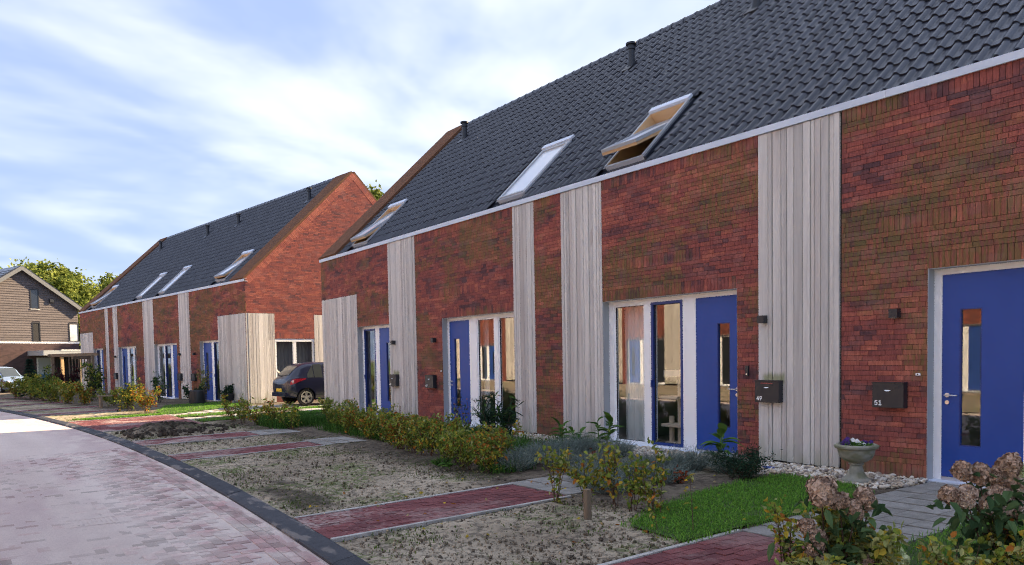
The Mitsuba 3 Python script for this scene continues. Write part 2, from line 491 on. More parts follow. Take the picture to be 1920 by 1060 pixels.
Z = ROAD_Z + 0.0012 + 0.7 * h + np.where(bare > 0, cover * bare, 0)
i, j = np.meshgrid(np.arange(len(ys) - 1), np.arange(len(us) - 1), indexing='ij')
q = i * len(us) + j
faces = np.stack([q, q + len(us), q + len(us) + 1, q + 1], -1).reshape(-1, 4)
g = MB(); g.raw(np.stack([X, Y, Z], -1), faces, np.stack([U.ravel(), 0 * U.ravel()], -1))
g.put('road', 'm_sand', smooth=True); lab('road', kind='structure')

# the road's clinker bricks: three courses along the kerb, then herringbone; the sand covers most of them
pl, ph, pr, pu = [], [], [], []
for c in range(3):
    y = 4.6 + 0.07 * c
    while y < 17.5:
        x = float(kerb_x(y + 0.1)) - 0.235 - 0.055 - c * 0.108
        a = math.atan2(float(kerb_x(y + 0.2) - kerb_x(y)), 0.2)
        dz = R.normal(0, 0.0012)
        pl.append([x - 0.0505, y, -0.23]); ph.append([x + 0.0505, y + 0.2, ROAD_Z + dz]); pr.append(-a); pu.append([R.random(), 0.85])
        y += 0.2075
bx = 0.105
for iy in range(-30, 190):
    for ix in range(-42, 8):
        k = (ix - iy) % 4
        x0, y0 = 2.4 + ix * bx, 4.4 + iy * bx
        if k == 0:
            lo, hi = [x0, y0], [x0 + 2 * bx - 0.006, y0 + bx - 0.006]
        elif k == 2:
            lo, hi = [x0, y0], [x0 + bx - 0.006, y0 + 2 * bx - 0.006]
        else:
            continue
        mx, my = (lo[0] + hi[0]) / 2, (lo[1] + hi[1]) / 2
        e = kerb_x(my) - 0.235 - 0.335
        if my < 4.4 or my > 17.3 or mx + 0.07 > e or mx < 0.0 - 0.02 * my:
            continue
        dz = R.normal(0, 0.0013)
        pl.append(lo + [-0.23]); ph.append(hi + [ROAD_Z + dz]); pr.append(R.normal(0, 0.01)); pu.append([R.random(), 0.85])
pl, ph, pr, pu = map(np.array, (pl, ph, pr, pu))
mid = (pl + ph) / 2
# the bricks that show: near ones in the edge courses first
rank = np.hypot(mid[:, 0], mid[:, 1]) + np.where(kerb_x(mid[:, 1]) - 0.235 - mid[:, 0] > 0.9, 6, 0)
order = np.argsort(rank)
for k in order[:300]:
    part('road', 'clinker_brick', MB().boxes(pl[k:k + 1], ph[k:k + 1], pu[k:k + 1], rot=pr[k:k + 1]), 'm_roadbrick')
k = order[300:]
part('road', 'clinker_bricks', MB().boxes(pl[k], ph[k], pu[k], rot=pr[k]), 'm_roadbrick', kind='stuff')
# gully grate in the road
g = MB()
for k in range(9):
    g.box([0.92 + k * 0.045, 9.25, ROAD_Z - 0.01], [0.945 + k * 0.045, 9.6, ROAD_Z + 0.005], (R.random(), 0))
g.box([0.87, 9.2, ROAD_Z - 0.02], [1.35, 9.245, ROAD_Z + 0.0055]); g.box([0.87, 9.605, ROAD_Z - 0.02], [1.35, 9.65, ROAD_Z + 0.0055])
single('drain_grate', g, 'm_sand', 'sand-covered drain grate set in the brick road', 'drain')

# kerb: bevelled dark stones
lab('kerb', kind='structure')
prof = np.array([[-0.215, -0.30], [-0.215, -0.142], [-0.195, -0.128], [-0.03, -0.104], [0.0, -0.108], [0.0, -0.30]])


def kerb_stone(y0, y1):
    m = MB(); n = 5
    yy = np.linspace(y0 + 0.003, y1 - 0.003, n)
    jit = R.normal(0, 0.003, 2)
    v = np.stack([kerb_x(yy)[:, None] + prof[None, :, 0] + jit[0], np.repeat(yy[:, None], len(prof), 1), np.repeat(prof[None, :, 1] + jit[1], n, 0)], -1)
    L = len(prof)
    f = [[a * L + b, a * L + (b + 1) % L, (a + 1) * L + (b + 1) % L, (a + 1) * L + b] for a in range(n - 1) for b in range(L)]
    u = (R.random(), 0)
    m.raw(v, f, u)
    m.raw(v[0], [[0, b, b + 1] for b in range(1, L - 1)], u); m.raw(v[-1], [[0, b + 1, b] for b in range(1, L - 1)], u)
    return m


y = -8.0
while y < 62:
    part('kerb', 'kerb_stone', kerb_stone(y, y + 1.0), 'm_kerb')
    y += 1.0

# garden soil, paths cut into it
RED = [(3.21, 4.36, 5.66), (6.74, 7.86, 5.62), (13.93, 14.86, 5.58), (17.0, 18.12, 5.35), (21.35, 25.9, 5.25), (29.9, 30.9, 4.6), (33.2, 34.2, 4.3), (38.2, 39.2, 3.9), (41.6, 42.6, 3.4), (46.4, 47.4, 3.0)]
SLABS = [(5.67, 9.2, 3.2, 4.4), (5.64, 6.5, 6.8, 8.0), (5.6, 6.5, 14.0, 15.2), (5.37, 6.3, 17.0, 18.2)]


def in_path(x, y):
    r = np.zeros(np.shape(x), bool)
    for a, b, xe in RED:
        r |= (y > a - 0.09) & (y < b + 0.09) & (x < xe)
    for a, b, c, d in SLABS:
        r |= (x > a - 0.02) & (x < b) & (y > c - 0.03) & (y < d + 0.03)
    return r


def soil_patch(ys, us):
    U, Y = np.meshgrid(us, ys)
    X = kerb_x(Y) + U
    P = np.stack([X, Y, 0 * X], -1)
    h = 0.05 * (meshkit.fbm(P * [1.3, 1.3, 1], 3, 4) - 0.5) + 0.045 * (meshkit.fbm(P * [9, 9, 1] + 3, 4, 6) - 0.45)
    mound = sstep(1.15, 0.25, np.hypot((X - 4.0) / 1.25, (Y - 19.75) / 0.95))
    h = h + mound * (0.10 + 0.22 * meshkit.fbm(P * [5, 5, 1], 4, 5))
    dark = np.maximum(mound, 0.9 * sstep(1.0, 0.3, np.abs(U - 0.45) / 0.45) * sstep(1.9, 0.8, np.abs(Y - 9.3)) * sstep(0.35, 0.6, meshkit.fbm(P * [2.5, 2.5, 1], 3, 8)))
    dark = np.maximum(dark, 0.85 * sstep(0.9, 0.2, np.abs(X - (5.75 + 0.12 * np.maximum(Y - 8.5, 0) ** 0.8)) / 0.7) * ((Y > 8) & (Y < 17)))
    dark = np.maximum(dark, 0.8 * sstep(5.2, 5.9, X) * ((Y > 7.9) | (Y < 6.7)))
    dark = np.maximum(dark, 0.8 * (sstep(27, 29, Y) * sstep(1.6, 2.6, U)))
    h = h * sstep(0.0, 0.18, U)
    Z = zg(X, Y) + h - 0.004
    Z = np.where(in_path(X, Y), zg(X, Y) - 0.045, Z)
    i, j = np.meshgrid(np.arange(len(ys) - 1), np.arange(len(us) - 1), indexing='ij')
    q = i * len(us) + j
    f = np.stack([q, q + 1, q + len(us) + 1, q + len(us)], -1).reshape(-1, 4)
    return np.stack([X, Y, Z], -1), f, np.stack([dark.ravel(), 0 * dark.ravel()], -1)


g = MB()
g.raw(*soil_patch(np.arange(3.0, 13.0001, 0.03), np.arange(0, 3.31, 0.03)))
g.raw(*soil_patch(np.arange(13.0, 23.0001, 0.04), np.arange(0, 3.31, 0.05)))
g.raw(*soil_patch(np.arange(3.0, 23.0001, 0.08), np.concatenate([np.arange(3.3, 6.6, 0.08), [6.9, 7.4]])))
g.raw(*soil_patch(np.arange(23.0, 56.0001, 0.12), np.concatenate([np.arange(0, 6.6, 0.12), np.arange(6.6, 12, 0.5), [16, 22]])))
g.raw(*soil_patch(np.arange(-8.0, 3.0001, 0.2), np.concatenate([np.arange(0, 6.6, 0.2), [7.0, 8.5]])))
g.put('garden_soil', 'm_soil', smooth=True); lab('garden_soil', kind='structure')


def zs(x, y):
    return float(zg(x, y))


# red brick paths with pale concrete edging
for pi, (y0, y1, xe) in enumerate(RED):
    pk = nkey('path'); lab(pk, kind='structure')
    w = y1 - y0
    nrow = max(int(round(w / 0.105)), 1); rh = w / nrow
    los, his, uvs = [], [], []
    for r in range(nrow):
        yy = y0 + r * rh
        xs = float(kerb_x(yy)) + 0.012
        x = xs - (0.105 if r % 2 else 0.0)
        while x < xe - 0.01:
            a, b = max(x, xs), min(x + 0.205, xe)
            if b - a > 0.03:
                z = zs((a + b) / 2, yy) + R.normal(0, 0.0017)
                los.append([a, yy + 0.0025, z - 0.06]); his.append([b, yy + rh - 0.0025, z + 0.004])
                near = max(0.0, 1.0 - (a - xs) / (1.4 if pi < 3 else 2.4))
                uvs.append([R.random(), min(1.0, 0.25 + 0.75 * near)])
            x += 0.21
    los, his, uvs = map(np.array, (los, his, uvs))
    if pi < 2:
        o = np.argsort(np.hypot(los[:, 0], los[:, 1]))
        for k in o[:300]:
            part(pk, 'paving_brick', MB().boxes(los[k:k + 1], his[k:k + 1], uvs[k:k + 1]), 'm_paver')
        if len(o) > 300:
            part(pk, 'paving_bricks', MB().boxes(los[o[300:]], his[o[300:]], uvs[o[300:]]), 'm_paver', kind='stuff')
    else:
        part(pk, 'paving_bricks', MB().boxes(los, his, uvs), 'm_paver', kind='stuff')
    for ye in (y0 - 0.052, y1 + 0.002):
        g = MB(); x = float(kerb_x(ye)) + 0.02
        while x < xe:
            b = min(x + 0.995, xe); z = zs((x + b) / 2, ye)
            m = MB().box([x, ye, z - 0.1], [b - 0.004, ye + 0.05, z + 0.014], (R.random(), 0.45))
            m.v[0][:, 2] += 0.0195 * (m.v[0][:, 0] - (x + b) / 2)
            part(pk, 'edging_strip', m, 'm_concrete')
            x += 1.0

for (xa, xb, ya, yb) in SLABS:
    sk = nkey('slab_path'); lab(sk, kind='structure')
    nx, ny = int(round((xb - xa) / 0.3)), int(round((yb - ya) / 0.3))
    for a in range(nx):
        for b in range(ny):
            x, y = xa + a * 0.3, ya + b * 0.3
            z = zs(x, y) + R.normal(0.006, 0.002)
            part(sk, 'slab', MB().box([x + 0.004, y + 0.004, z - 0.05], [x + 0.296, y + 0.296, z], (R.random(), -0.12)), 'm_concrete')

# the parking bay between the two rows: two strips of slabs with grass between
dk = 'parking_bay'; lab(dk, kind='structure')
for (ya, yb) in ((23.0, 24.2), (25.1, 27.8)):
    for a in range(14):
        for b in range(int(round((yb - ya) / 0.6))):
            x, y = 5.28 + a * 0.6, ya + b * 0.6
            z = 0.008 + min(0, zs(x, y)) + R.normal(0, 0.0025)
            part(dk, 'slab', MB().box([x + 0.005, y + 0.005, z - 0.05], [x + 0.595, y + 0.595, z], (R.random(), 0.35)), 'm_concrete')

# lawns: turf sheets with blades on them
LAWNS = {
    'lawn': [(4.96, 4.44), (5.04, 5.17), (5.73, 5.5), (6.51, 5.72), (7.56, 5.84), (8.3, 5.8), (8.36, 5.16), (8.2, 4.85), (7.95, 4.5), (6.95, 4.43), (5.71, 4.43)],
    'lawn_001': [(5.6, 3.12), (6.6, 3.14), (8.6, 3.14), (8.6, 0.6), (5.2, 0.6)],
    'lawn_002': [(5.3, 24.25), (13.6, 24.25), (13.6, 25.05), (5.3, 25.05)],
    'lawn_003': [(5.4, 26.0), (8.5, 27.95), (8.5, 28.9), (8.35, 31.3), (6.2, 31.0), (5.2, 27.5)],
    'lawn_004': [(5.35, 22.0), (8.9, 22.0), (13.6, 23.0), (5.35, 22.9)],
    'lawn_005': [(3.1, 26.0), (5.2, 26.05), (5.2, 26.6), (2.75, 26.6)],
}
from shapely.geometry import Polygon, Point
import shapely


def scatter(poly, n):
    x0, y0, x1, y1 = poly.bounds
    p = np.stack([R.uniform(x0, x1, n * 3), R.uniform(y0, y1, n * 3)], -1)
    return p[shapely.contains_xy(poly, p[:, 0], p[:, 1])][:n]


def blades(P, z, hgt, wid, uvrow, bend=0.5, tone=(0, 1)):
    """Grass: one bent two-triangle blade per point."""
    n = len(P)
    a = R.uniform(0, 2 * np.pi, n); hh = hgt * R.uniform(0.55, 1.2, n); ww = wid * R.uniform(0.7, 1.3, n)
    lean = R.uniform(0.1, bend, n)
    d = np.stack([np.cos(a), np.sin(a), 0 * a], -1); s = np.stack([-np.sin(a), np.cos(a), 0 * a], -1)
    b = np.column_stack([P, z])
    up = np.array([0, 0, 1.0])
    m = b + d * (lean * hh * 0.3)[:, None] + up * (hh * 0.55)[:, None]
    t = b + d * (lean * hh)[:, None] + up * (hh * (1 - 0.25 * lean))[:, None]
    v = np.stack([b - s * ww[:, None] / 2, b + s * ww[:, None] / 2, m + s * ww[:, None] * 0.42, m - s * ww[:, None] * 0.42, t], 1)
    f = (np.arange(n) * 5)[:, None, None] + np.array([[0, 1, 2], [0, 2, 3], [3, 2, 4]])
    uv = np.repeat(np.stack([R.uniform(*tone, n), np.full(n, float(LI[uvrow]))], -1), 5, 0)
    return v.reshape(-1, 3), f.reshape(-1, 3), uv


for k, pts in LAWNS.items():
    poly = Polygon(pts)
    nb = {'lawn': 26000, 'lawn_001': 20000}.get(k, 5000)
    far = k not in ('lawn', 'lawn_001')
    g = MB()
    tri = trimesh.creation.triangulate_polygon(poly, engine='earcut')
    v = np.column_stack([tri[0], zg(tri[0][:, 0], tri[0][:, 1]) + 0.022])
    g.raw(v, tri[1]); g.put(k, 'm_turf'); lab(k, kind='structure')
    P = scatter(poly.buffer(0.09), nb)
    inside = shapely.contains_xy(poly, P[:, 0], P[:, 1]); P = P[inside | (R.random(len(P)) < 0.35)]
    P = P[(meshkit.fbm(np.column_stack([P * 3.0, np.full(len(P), 1.0)]), 3, 7) > 0.33) | (R.random(len(P)) < .4)]
    g = MB(); g.raw(*blades(P, zg(P[:, 0], P[:, 1]) + 0.012, 0.05, 0.016 if far else 0.006, 'grass', 1.1))
    key = nkey('lawn_grass'); g.put(key, 'm_leaf')
    lab(key, {'lawn': 'mown green grass of the small lawn beside the stone urn', 'lawn_001': 'mown green grass beside the slab path to the nearest blue door', 'lawn_002': 'sunlit grass strip between the parking slabs under the dark car',
              'lawn_003': 'sunlit grass in front of the far brick row', 'lawn_004': 'grass along the gable of the near row', 'lawn_005': 'thin grass at the edge of the sunlit red drive'}[k], 'grass', kind='stuff')

# weeds and sprouts on the bare soil
P = np.concatenate([np.stack([R.uniform(0.05, 3.0, 20000), R.uniform(4.4, 28, 20000)], -1)])
P[:, 0] += kerb_x(P[:, 1])
P = P[~in_path(P[:, 0], P[:, 1])]
w = meshkit.fbm(np.column_stack([P * 1.5 + [7, 0], np.full(len(P), 9.0)]), 3, 3)
P = P[(w > 0.52) | (R.random(len(P)) < 0.12)]
g = MB(); g.raw(*blades(P, zg(P[:, 0], P[:, 1]) - 0.005, 0.03, 0.010, 'weed', 1.3))
single('weeds', g, 'm_leaf', 'sparse weeds and moss sprouting on the bare soil plots by the kerb', 'weeds', kind='stuff')

# crumbs of soil
nC = 9500
P = np.stack([R.uniform(0.04, 3.1, nC), 4.4 + 16.5 * R.random(nC) ** 1.6], -1); P[:, 0] += kerb_x(P[:, 1])
P = P[~in_path(P[:, 0], P[:, 1])]
ico = trimesh.creation.icosphere(subdivisions=0)
sz = 0.005 + 0.017 * R.random(len(P)) ** 4
v = P[:, None, :].repeat(12, 1); v = np.concatenate([v, (zg(P[:, 0], P[:, 1]) + 0.004)[:, None, None].repeat(12, 1)], -1)
v = v + ico.vertices[None] * sz[:, None, None] * R.uniform(0.6, 1.3, (len(P), 12, 1))
f = (np.arange(len(P)) * 12)[:, None, None] + ico.faces[None]
g = MB(); g.raw(v.reshape(-1, 3), f.reshape(-1, 3), np.repeat(np.stack([R.random(len(P)) * 0.9, np.zeros(len(P))], -1), 12, 0))
P = np.stack([R.normal(4.1, 0.6, 900), R.normal(19.75, 0.5, 900)], -1); P = P[P[:, 0] > kerb_x(P[:, 1]) + 0.12]
sz = 0.02 + 0.06 * R.random(len(P)) ** 2
zz = zg(P[:, 0], P[:, 1]) + 0.2 * np.exp(-((P[:, 0] - 4) / 0.9) ** 2 - ((P[:, 1] - 19.75) / 0.7) ** 2)
v = np.concatenate([P[:, None].repeat(12, 1), zz[:, None, None].repeat(12, 1)], -1) + ico.vertices[None] * sz[:, None, None] * R.uniform(0.6, 1.3, (len(P), 12, 1))
f = (np.arange(len(P)) * 12)[:, None, None] + ico.faces[None]
g.raw(v.reshape(-1, 3), f.reshape(-1, 3), np.repeat(np.stack([np.ones(len(P)), np.zeros(len(P))], -1), 12, 0))
single('soil_clods', g, 'm_soil', 'loose clods and crumbs of soil scattered over the bare plots and the dark heap', 'soil', kind='stuff')

# pebbles along the foot of the wall
GR = Polygon([(9.2, 4.45), (9.05, 4.42), (8.5, 4.42), (8.25, 4.6), (8.36, 5.16), (8.4, 5.8), (8.1, 6.4), (8.55, 7.4), (8.3, 8.7), (8.6, 9.7), (8.7, 17.0), (8.7, 20.2), (9.2, 20.2)])
P = scatter(GR, 9500)
ico1 = trimesh.creation.icosphere(subdivisions=1)
near = np.hypot(P[:, 0], P[:, 1]) < 11.5
g = MB()
for mask, base in ((near, ico1), (~near, ico)):
    Q = P[mask]; nv = len(base.vertices)
    sz = 0.011 + 0.022 * R.random(len(Q)) ** 2
    sc = np.stack([R.uniform(0.8, 1.5, len(Q)), R.uniform(0.7, 1.1, len(Q)), R.uniform(0.5, 0.85, len(Q))], -1) * sz[:, None]
    v = base.vertices[None] * sc[:, None]
    v = v * (1 + 0.12 * R.normal(size=(len(Q), nv, 1)).clip(-1, 1))
    a = R.uniform(0, 6.28, len(Q)); cs, sn = np.cos(a)[:, None], np.sin(a)[:, None]
    v = np.stack([v[..., 0] * cs - v[..., 1] * sn, v[..., 0] * sn + v[..., 1] * cs, v[..., 2]], -1)
    z = zg(Q[:, 0], Q[:, 1]) + R.uniform(0.002, 0.035, len(Q))
    v = v + np.column_stack([Q, z])[:, None]
    f = (np.arange(len(Q)) * nv)[:, None, None] + base.faces[None]
    g.raw(v.reshape(-1, 3), f.reshape(-1, 3), np.repeat(np.stack([R.random(len(Q)), np.zeros(len(Q))], -1), nv, 0))
single('pebbles', g, 'm_pebble', 'cream and brown pebbles along the foot of the near brick row', 'gravel', smooth=True, kind='stuff')

# the sandy front gardens across the street
ys = np.arange(-12, 60.1, 1.0); uo = np.linspace(0, 1, 8)
V = np.array([[(kerb_x(y) - 6.35) * (1 - u) + (-11.4) * u, y, -0.15 + 0.12 * u] for y in ys for u in uo]); n8 = 8
g = MB(); g.raw(V, [[a * n8 + b, a * n8 + b + 1, (a + 1) * n8 + b + 1, (a + 1) * n8 + b] for a in range(len(ys) - 1) for b in range(7)], (0.0, 0.0)); g.put('opposite_garden_soil', 'm_soil'); lab('opposite_garden_soil', kind='structure')


# ------------------------------------------------------------------ the terraced rows
RA = math.radians(44.2)
RZ0, RT0 = 4.66, 0.03
RIDGE_T = 4.78
SLOPE_L = (RIDGE_T - RT0) / math.cos(RA)


def roof_pt(s, y, h):
    """Point on the front roof slope: s along, y up the slope, h off it."""
    s, y, h = np.broadcast_arrays(np.asarray(s, float), np.asarray(y, float), np.asarray(h, float))
    return np.stack([s, RT0 + y * math.cos(RA) - h * math.sin(RA), RZ0 + y * math.sin(RA) + h * math.cos(RA)], -1)


def roof_map(p):
    return roof_pt(p[..., 0], p[..., 1], p[..., 2])


_TU = np.array([0, 10, 30, 75, 100, 122, 140, 156, 174, 192, 210]) / 1000
_TH = np.array([22, 6, 0, 0, 2, 15, 38, 51, 52, 43, 20]) / 1000
TILE_W, TILE_L = 0.204, 0.335


def tile_arrays():
    n = len(_TU); L = 0.40
    rows = [(0.0, -0.016, 0.026), (0.0, 0.0, 0.026), (L, 0.0, 0.0)]
    v = np.concatenate([np.stack([_TU, np.full(n, y), _TH + dz + off], -1) for (y, dz, off) in rows])
    f = []
    for r in range(2):
        for k in range(n - 1):
            f.append([r * n + k, r * n + k + 1, (r + 1) * n + k + 1, (r + 1) * n + k])
    v = np.concatenate([v, v[n:2 * n]])        # the lip has its own edge vertices
    f = np.array(f)
    f[:n - 1][:, [2, 3]] = np.stack([3 * n + np.arange(1, n), 3 * n + np.arange(n - 1)], -1)
    return v, np.vstack([f[:, [0, 1, 2]], f[:, [0, 2, 3]]])


TV, TF = tile_arrays()


def brick_rows(length, z0, z1, keep, soldiers=(), step=0.0625, bl=0.212, joint=0.0055, rg=None):
    """Bricks as (s0, s1, z0, z1): keep(za, zb) gives the solid intervals of a course; soldiers are bands (z0, z1, s0, s1) of upright bricks."""
    rg = rg or R
    out = []
    z = z0
    while z < z1 - 0.02:
        zb = min(z + step - joint, z1)
        for (a, b) in keep(z, zb):
            cuts = [(a, b)]
            for (sa, sb, s0, s1) in soldiers:
                if z < sb - 0.01 and zb > sa + 0.01:
                    nxt = []
                    for (p, q) in cuts:
                        if q <= s0 or p >= s1:
                            nxt.append((p, q)); continue
                        if p < s0 - 0.02:
                            nxt.append((p, s0))
                        if q > s1 + 0.02:
                            nxt.append((s1, q))
                    cuts = nxt
            for (p, q) in cuts:
                x = p - rg.random() * bl
                while x < q - 0.004:
                    l = bl if rg.random() < 0.86 else bl / 2 - joint / 2
                    u, v = max(x, p), min(x + l, q)
                    if v - u > 0.012:
                        out.append((u, v, z, zb))
                    x += l + joint
        z += step
    for (sa, sb, s0, s1) in soldiers:
        for (a, b) in keep((sa + sb) / 2 - 0.01, (sa + sb) / 2 + 0.01):
            x, e = max(a, s0), min(b, s1)
            while x < e - 0.01:
                out.append((x, min(x + 0.0595, e), sa, sb - joint))
                x += 0.065
    return np.array(out) if out else np.zeros((0, 4))


def add_bricks(mb, br, fr, proud=0.0, moss=1.0):
    if len(br) == 0:
        return
    n = len(br)
    t = -np.abs(R.normal(0, 0.0016, n)) - proud
    lo = np.stack([br[:, 0], t, br[:, 2]], -1); hi = np.stack([br[:, 1], np.full(n, 0.03), br[:, 3]], -1)
    mb.boxes(lo, hi, np.stack([R.random(n), R.random(n) if moss else np.full(n, -3.0)], -1), fr)


def subtract(a, b, holes):
    segs = [(a, b)]
    for (p, q) in sorted(holes):
        nxt = []
        for (u, v) in segs:
            if q <= u or p >= v:
                nxt.append((u, v)); continue
            if p > u: nxt.append((u, p))
            if q < v: nxt.append((q, v))
        segs = nxt
    return segs


def cladding(root, fr, s0, s1, z0, z1, real=True, patch=None, label=None):
    k = nkey(root + '__cladding')
    g = MB(); g.box([s0 + 0.002, 0.020, z0 + 0.01], [s1 - 0.002, 0.24, z1 - 0.003]); g.v = [fr(v) for v in g.v]; g.put(k, 'm_wood_back')
    if label: lab(k, label)
    x = s0 + 0.003
    # slim metal trim at both ends
    ws = []
    while x < s1 - 0.01:
        w = float(R.choice([0.055, 0.08, 0.105, 0.13, 0.16], p=[.30, .26, .22, .13, .09]))
        w = min(w, s1 - 0.003 - x)
        if w < 0.02: break
        ws.append((x, w)); x += w + 0.0085
    for (x, w) in ws:
        d = float(R.choice([-0.006, 0.0, 0.004])) + R.normal(0, 0.001)
        uvv = (R.random(), 0.0)
        m = MB()
        zb = z0 + R.normal(0, 0.004); zt = z1 - 0.003
        c = 0.0035
        # plank with small chamfers on its front edges
        pts = [(x, 0.02), (x, d - 0.004), (x + c, d - 0.008), (x + w - c, d - 0.008), (x + w, d - 0.004), (x + w, 0.02)]
        zs_ = [zb, zt] if not patch or not (x >= patch[0] and x + w <= patch[1] + 0.02) else [zb, patch[2], zt]
        for a in range(len(zs_) - 1):
            lo, hi = zs_[a], zs_[a + 1]
            v = [(p, q, zz) for zz in (lo, hi) for (p, q) in pts]
            f = [[b, b + 1, b + 7, b + 6] for b in range(5)]
            uvx = uvv if a == 0 else (0.02 + 0.1 * R.random(), 0.0)
            m.raw(fr(np.array(v, float)), f, uvx)
            m.raw(fr(np.array(v[:6], float)), [[0, q + 1, q] for q in range(1, 5)], uvx); m.raw(fr(np.array(v[6:], float)), [[0, q, q + 1] for q in range(1, 5)], uvx)
        part(k, 'plank', m, 'm_wood')
    return k


def glass_pane(parent, fr, s0, s1, z0, z1, t, bsdf='m_glass', name='pane'):
    m = MB(); m.raw(fr(np.array([[s0, t, z0], [s1, t, z0], [s1, t, z1], [s0, t, z1]], float)), [[0, 1, 2, 3]])
    return part(parent, name, m, bsdf)


def fbox(parent, name, fr, lo, hi, bsdf, uv=(0.5, 0), label=None):
    m = MB(); m.boxes([lo], [hi], [uv], fr)
    return part(parent, name, m, bsdf, label=label)


UNITS = {  # (kind, width): w window in a white frame, b window in a blue sash, m white post, d door
    'A': [('m', .12), ('b', .74), ('m', .25), ('dr', .86), ('m', .06)],
    'B': [('m', .09), ('dl', .86), ('m', .31), ('w', .67), ('m', .16), ('w', .66), ('m', .12)],
    'C': [('m', .12), ('w', .75), ('m', .16), ('b', .70), ('m', .27), ('dr', .86), ('m', .04)],
    'D': [('m', .06), ('dl', .86), ('m', .25), ('b', .74), ('m', .12)],
}
RT = 0.14


def opening(root, fr, s0, s1, zt, unit, glass='m_glass', detail=True):
    lay = UNITS[unit]; tot = sum(w for _, w in lay); k = (s1 - s0 - 0.02) / tot
    z0 = 0.0
    frm = MB()
    rv = MB()
    rv.boxes([[s0 - 0.002, 0.004, z0], [s1 - 0.006, 0.004, z0]], [[s0 + 0.010, RT, zt], [s1 + 0.002, RT, zt]], [[.5, 0], [.5, 0]], fr)
    rv.boxes([[s0, 0.004, zt - 0.008]], [[s1, RT, zt + 0.002]], [[.5, 0]], fr)
    part(root, 'reveal', rv, 'm_greyreveal')
    sl = MB(); sl.boxes([[s0 + 0.01, -0.03, -0.02]], [[s1 - 0.008, RT, 0.018]], [[.5, 0]], fr); part(root, 'sill', sl, 'm_zinc')
    x = s0 + 0.01
    fo = nkey(root + '__door_frame')
    top, bot = zt - 0.075, 0.055
    # head and foot members, whole width, then posts between them
    frm.boxes([[s0 + 0.010, RT, top], [s0 + 0.010, RT + 0.004, 0.012]], [[s1 - 0.006, RT + 0.08, zt - 0.008], [s1 - 0.006, RT + 0.08, bot]], [[.5, 0]] * 2, fr)
    for kind, w in lay:
        w *= k
        if kind == 'm':
            frm.boxes([[x, RT + 0.001, bot]], [[x + w, RT + 0.08, top]], [[.5, 0]], fr)
        elif kind in 'wb':
            wk = nkey(root + '__window')
            e = 0.028 if kind == 'w' else 0.045
            bs = 'm_white' if kind == 'w' else 'm_darkblue'
            d = RT + 0.02 if kind == 'w' else RT - 0.006
            m = MB()
            a, b = x + 0.002, x + w - 0.002
            m.boxes([[a, d, bot + 0.002], [b - e, d, bot + 0.002], [a + e, d, bot + 0.002], [a + e, d, top - e]], [[a + e, RT + 0.07, top - 0.002], [b, RT + 0.07, top - 0.002], [b - e, RT + 0.07, bot + e], [b - e, RT + 0.07, top - 0.002]], [[.5, 0]] * 4, fr)
            m.put(wk, bs)
            if kind == 'b':
                lab(wk, 'window in a blue sash')
                fbox(wk, 'handle', fr, [a + 0.012, d - 0.03, 1.02], [a + 0.032, d - 0.002, 1.14], 'm_darkblue')
            gk = MB(); q = 0.008
            gk.boxes([[a + e, RT + 0.03, bot + e], [b - e - q, RT + 0.03, bot + e], [a + e + q, RT + 0.03, bot + e], [a + e + q, RT + 0.03, top - e - q]],
                     [[a + e + q, RT + 0.05, top - e], [b - e, RT + 0.05, top - e], [b - e - q, RT + 0.05, bot + e + q], [b - e - q, RT + 0.05, top - e]], [[.5, 0]] * 4, fr)
            part(wk, 'seal', gk, 'm_black')
            glass_pane(wk, fr, a + e, b - e, bot + e, top - e, RT + 0.045, glass)
        else:
            dk = nkey(root + '__door')
            a, b = x + 0.004, x + w - 0.004
            g0, g1 = (a + .19, a + .43) if kind == 'dl' else (b - .43, b - .19)
            gz0, gz1 = 0.43, 2.02
            m = MB()
            m.boxes([[a, RT + 0.006, 0.06], [g1, RT + 0.006, 0.06], [g0, RT + 0.006, 0.06], [g0, RT + 0.006, gz1]],
                    [[g0, RT + 0.06, top - 0.004], [b, RT + 0.06, top - 0.004], [g1, RT + 0.06, gz0], [g1, RT + 0.06, top - 0.004]], [[.5, 0]] * 4, fr)
            m.put(dk, 'm_blue')
            r = MB(); q = 0.012
            r.boxes([[g0, RT + 0.01, gz0], [g1 - q, RT + 0.01, gz0], [g0 + q, RT + 0.01, gz0], [g0 + q, RT + 0.01, gz1 - q]],
                    [[g0 + q, RT + 0.055, gz1], [g1, RT + 0.055, gz1], [g1 - q, RT + 0.055, gz0 + q], [g1 - q, RT + 0.055, gz1]], [[.5, 0]] * 4, fr)
            part(dk, 'bead', r, 'm_darkblue')
            glass_pane(dk, fr, g0 + q, g1 - q, gz0 + q, gz1 - q, RT + 0.035, glass)
            if detail:
                hx = a + 0.06 if kind == 'dl' else b - 0.06
                sg = 1 if kind == 'dl' else -1
                h = MB()
                h.tube(fr(np.array([[hx, RT + 0.006, 1.02], [hx, RT - 0.05, 1.02]])), 0.010, 8)
                h.tube(fr(np.array([[hx - sg * 0.012, RT - 0.05, 1.02], [hx + sg * 0.13, RT - 0.05, 1.02]])), 0.0095, 8)
                part(dk, 'handle', h, 'm_steel', smooth=50)
                for zz, nm, rr in ((1.02, 'rose', 0.026), (0.935, 'lock', 0.024)):
                    l = MB(); l.tube(fr(np.array([[hx, RT + 0.005, zz], [hx, RT - 0.006, zz]])), rr, 16); part(dk, nm, l, 'm_steel', smooth=40)
            st = MB(); st.boxes([[a, RT - 0.004, 0.02]], [[b, RT + 0.003, 0.058]], [[.5, 0]], fr); part(dk, 'threshold', st, 'm_steel')
        x += w
    frm.put(fo, 'm_white')


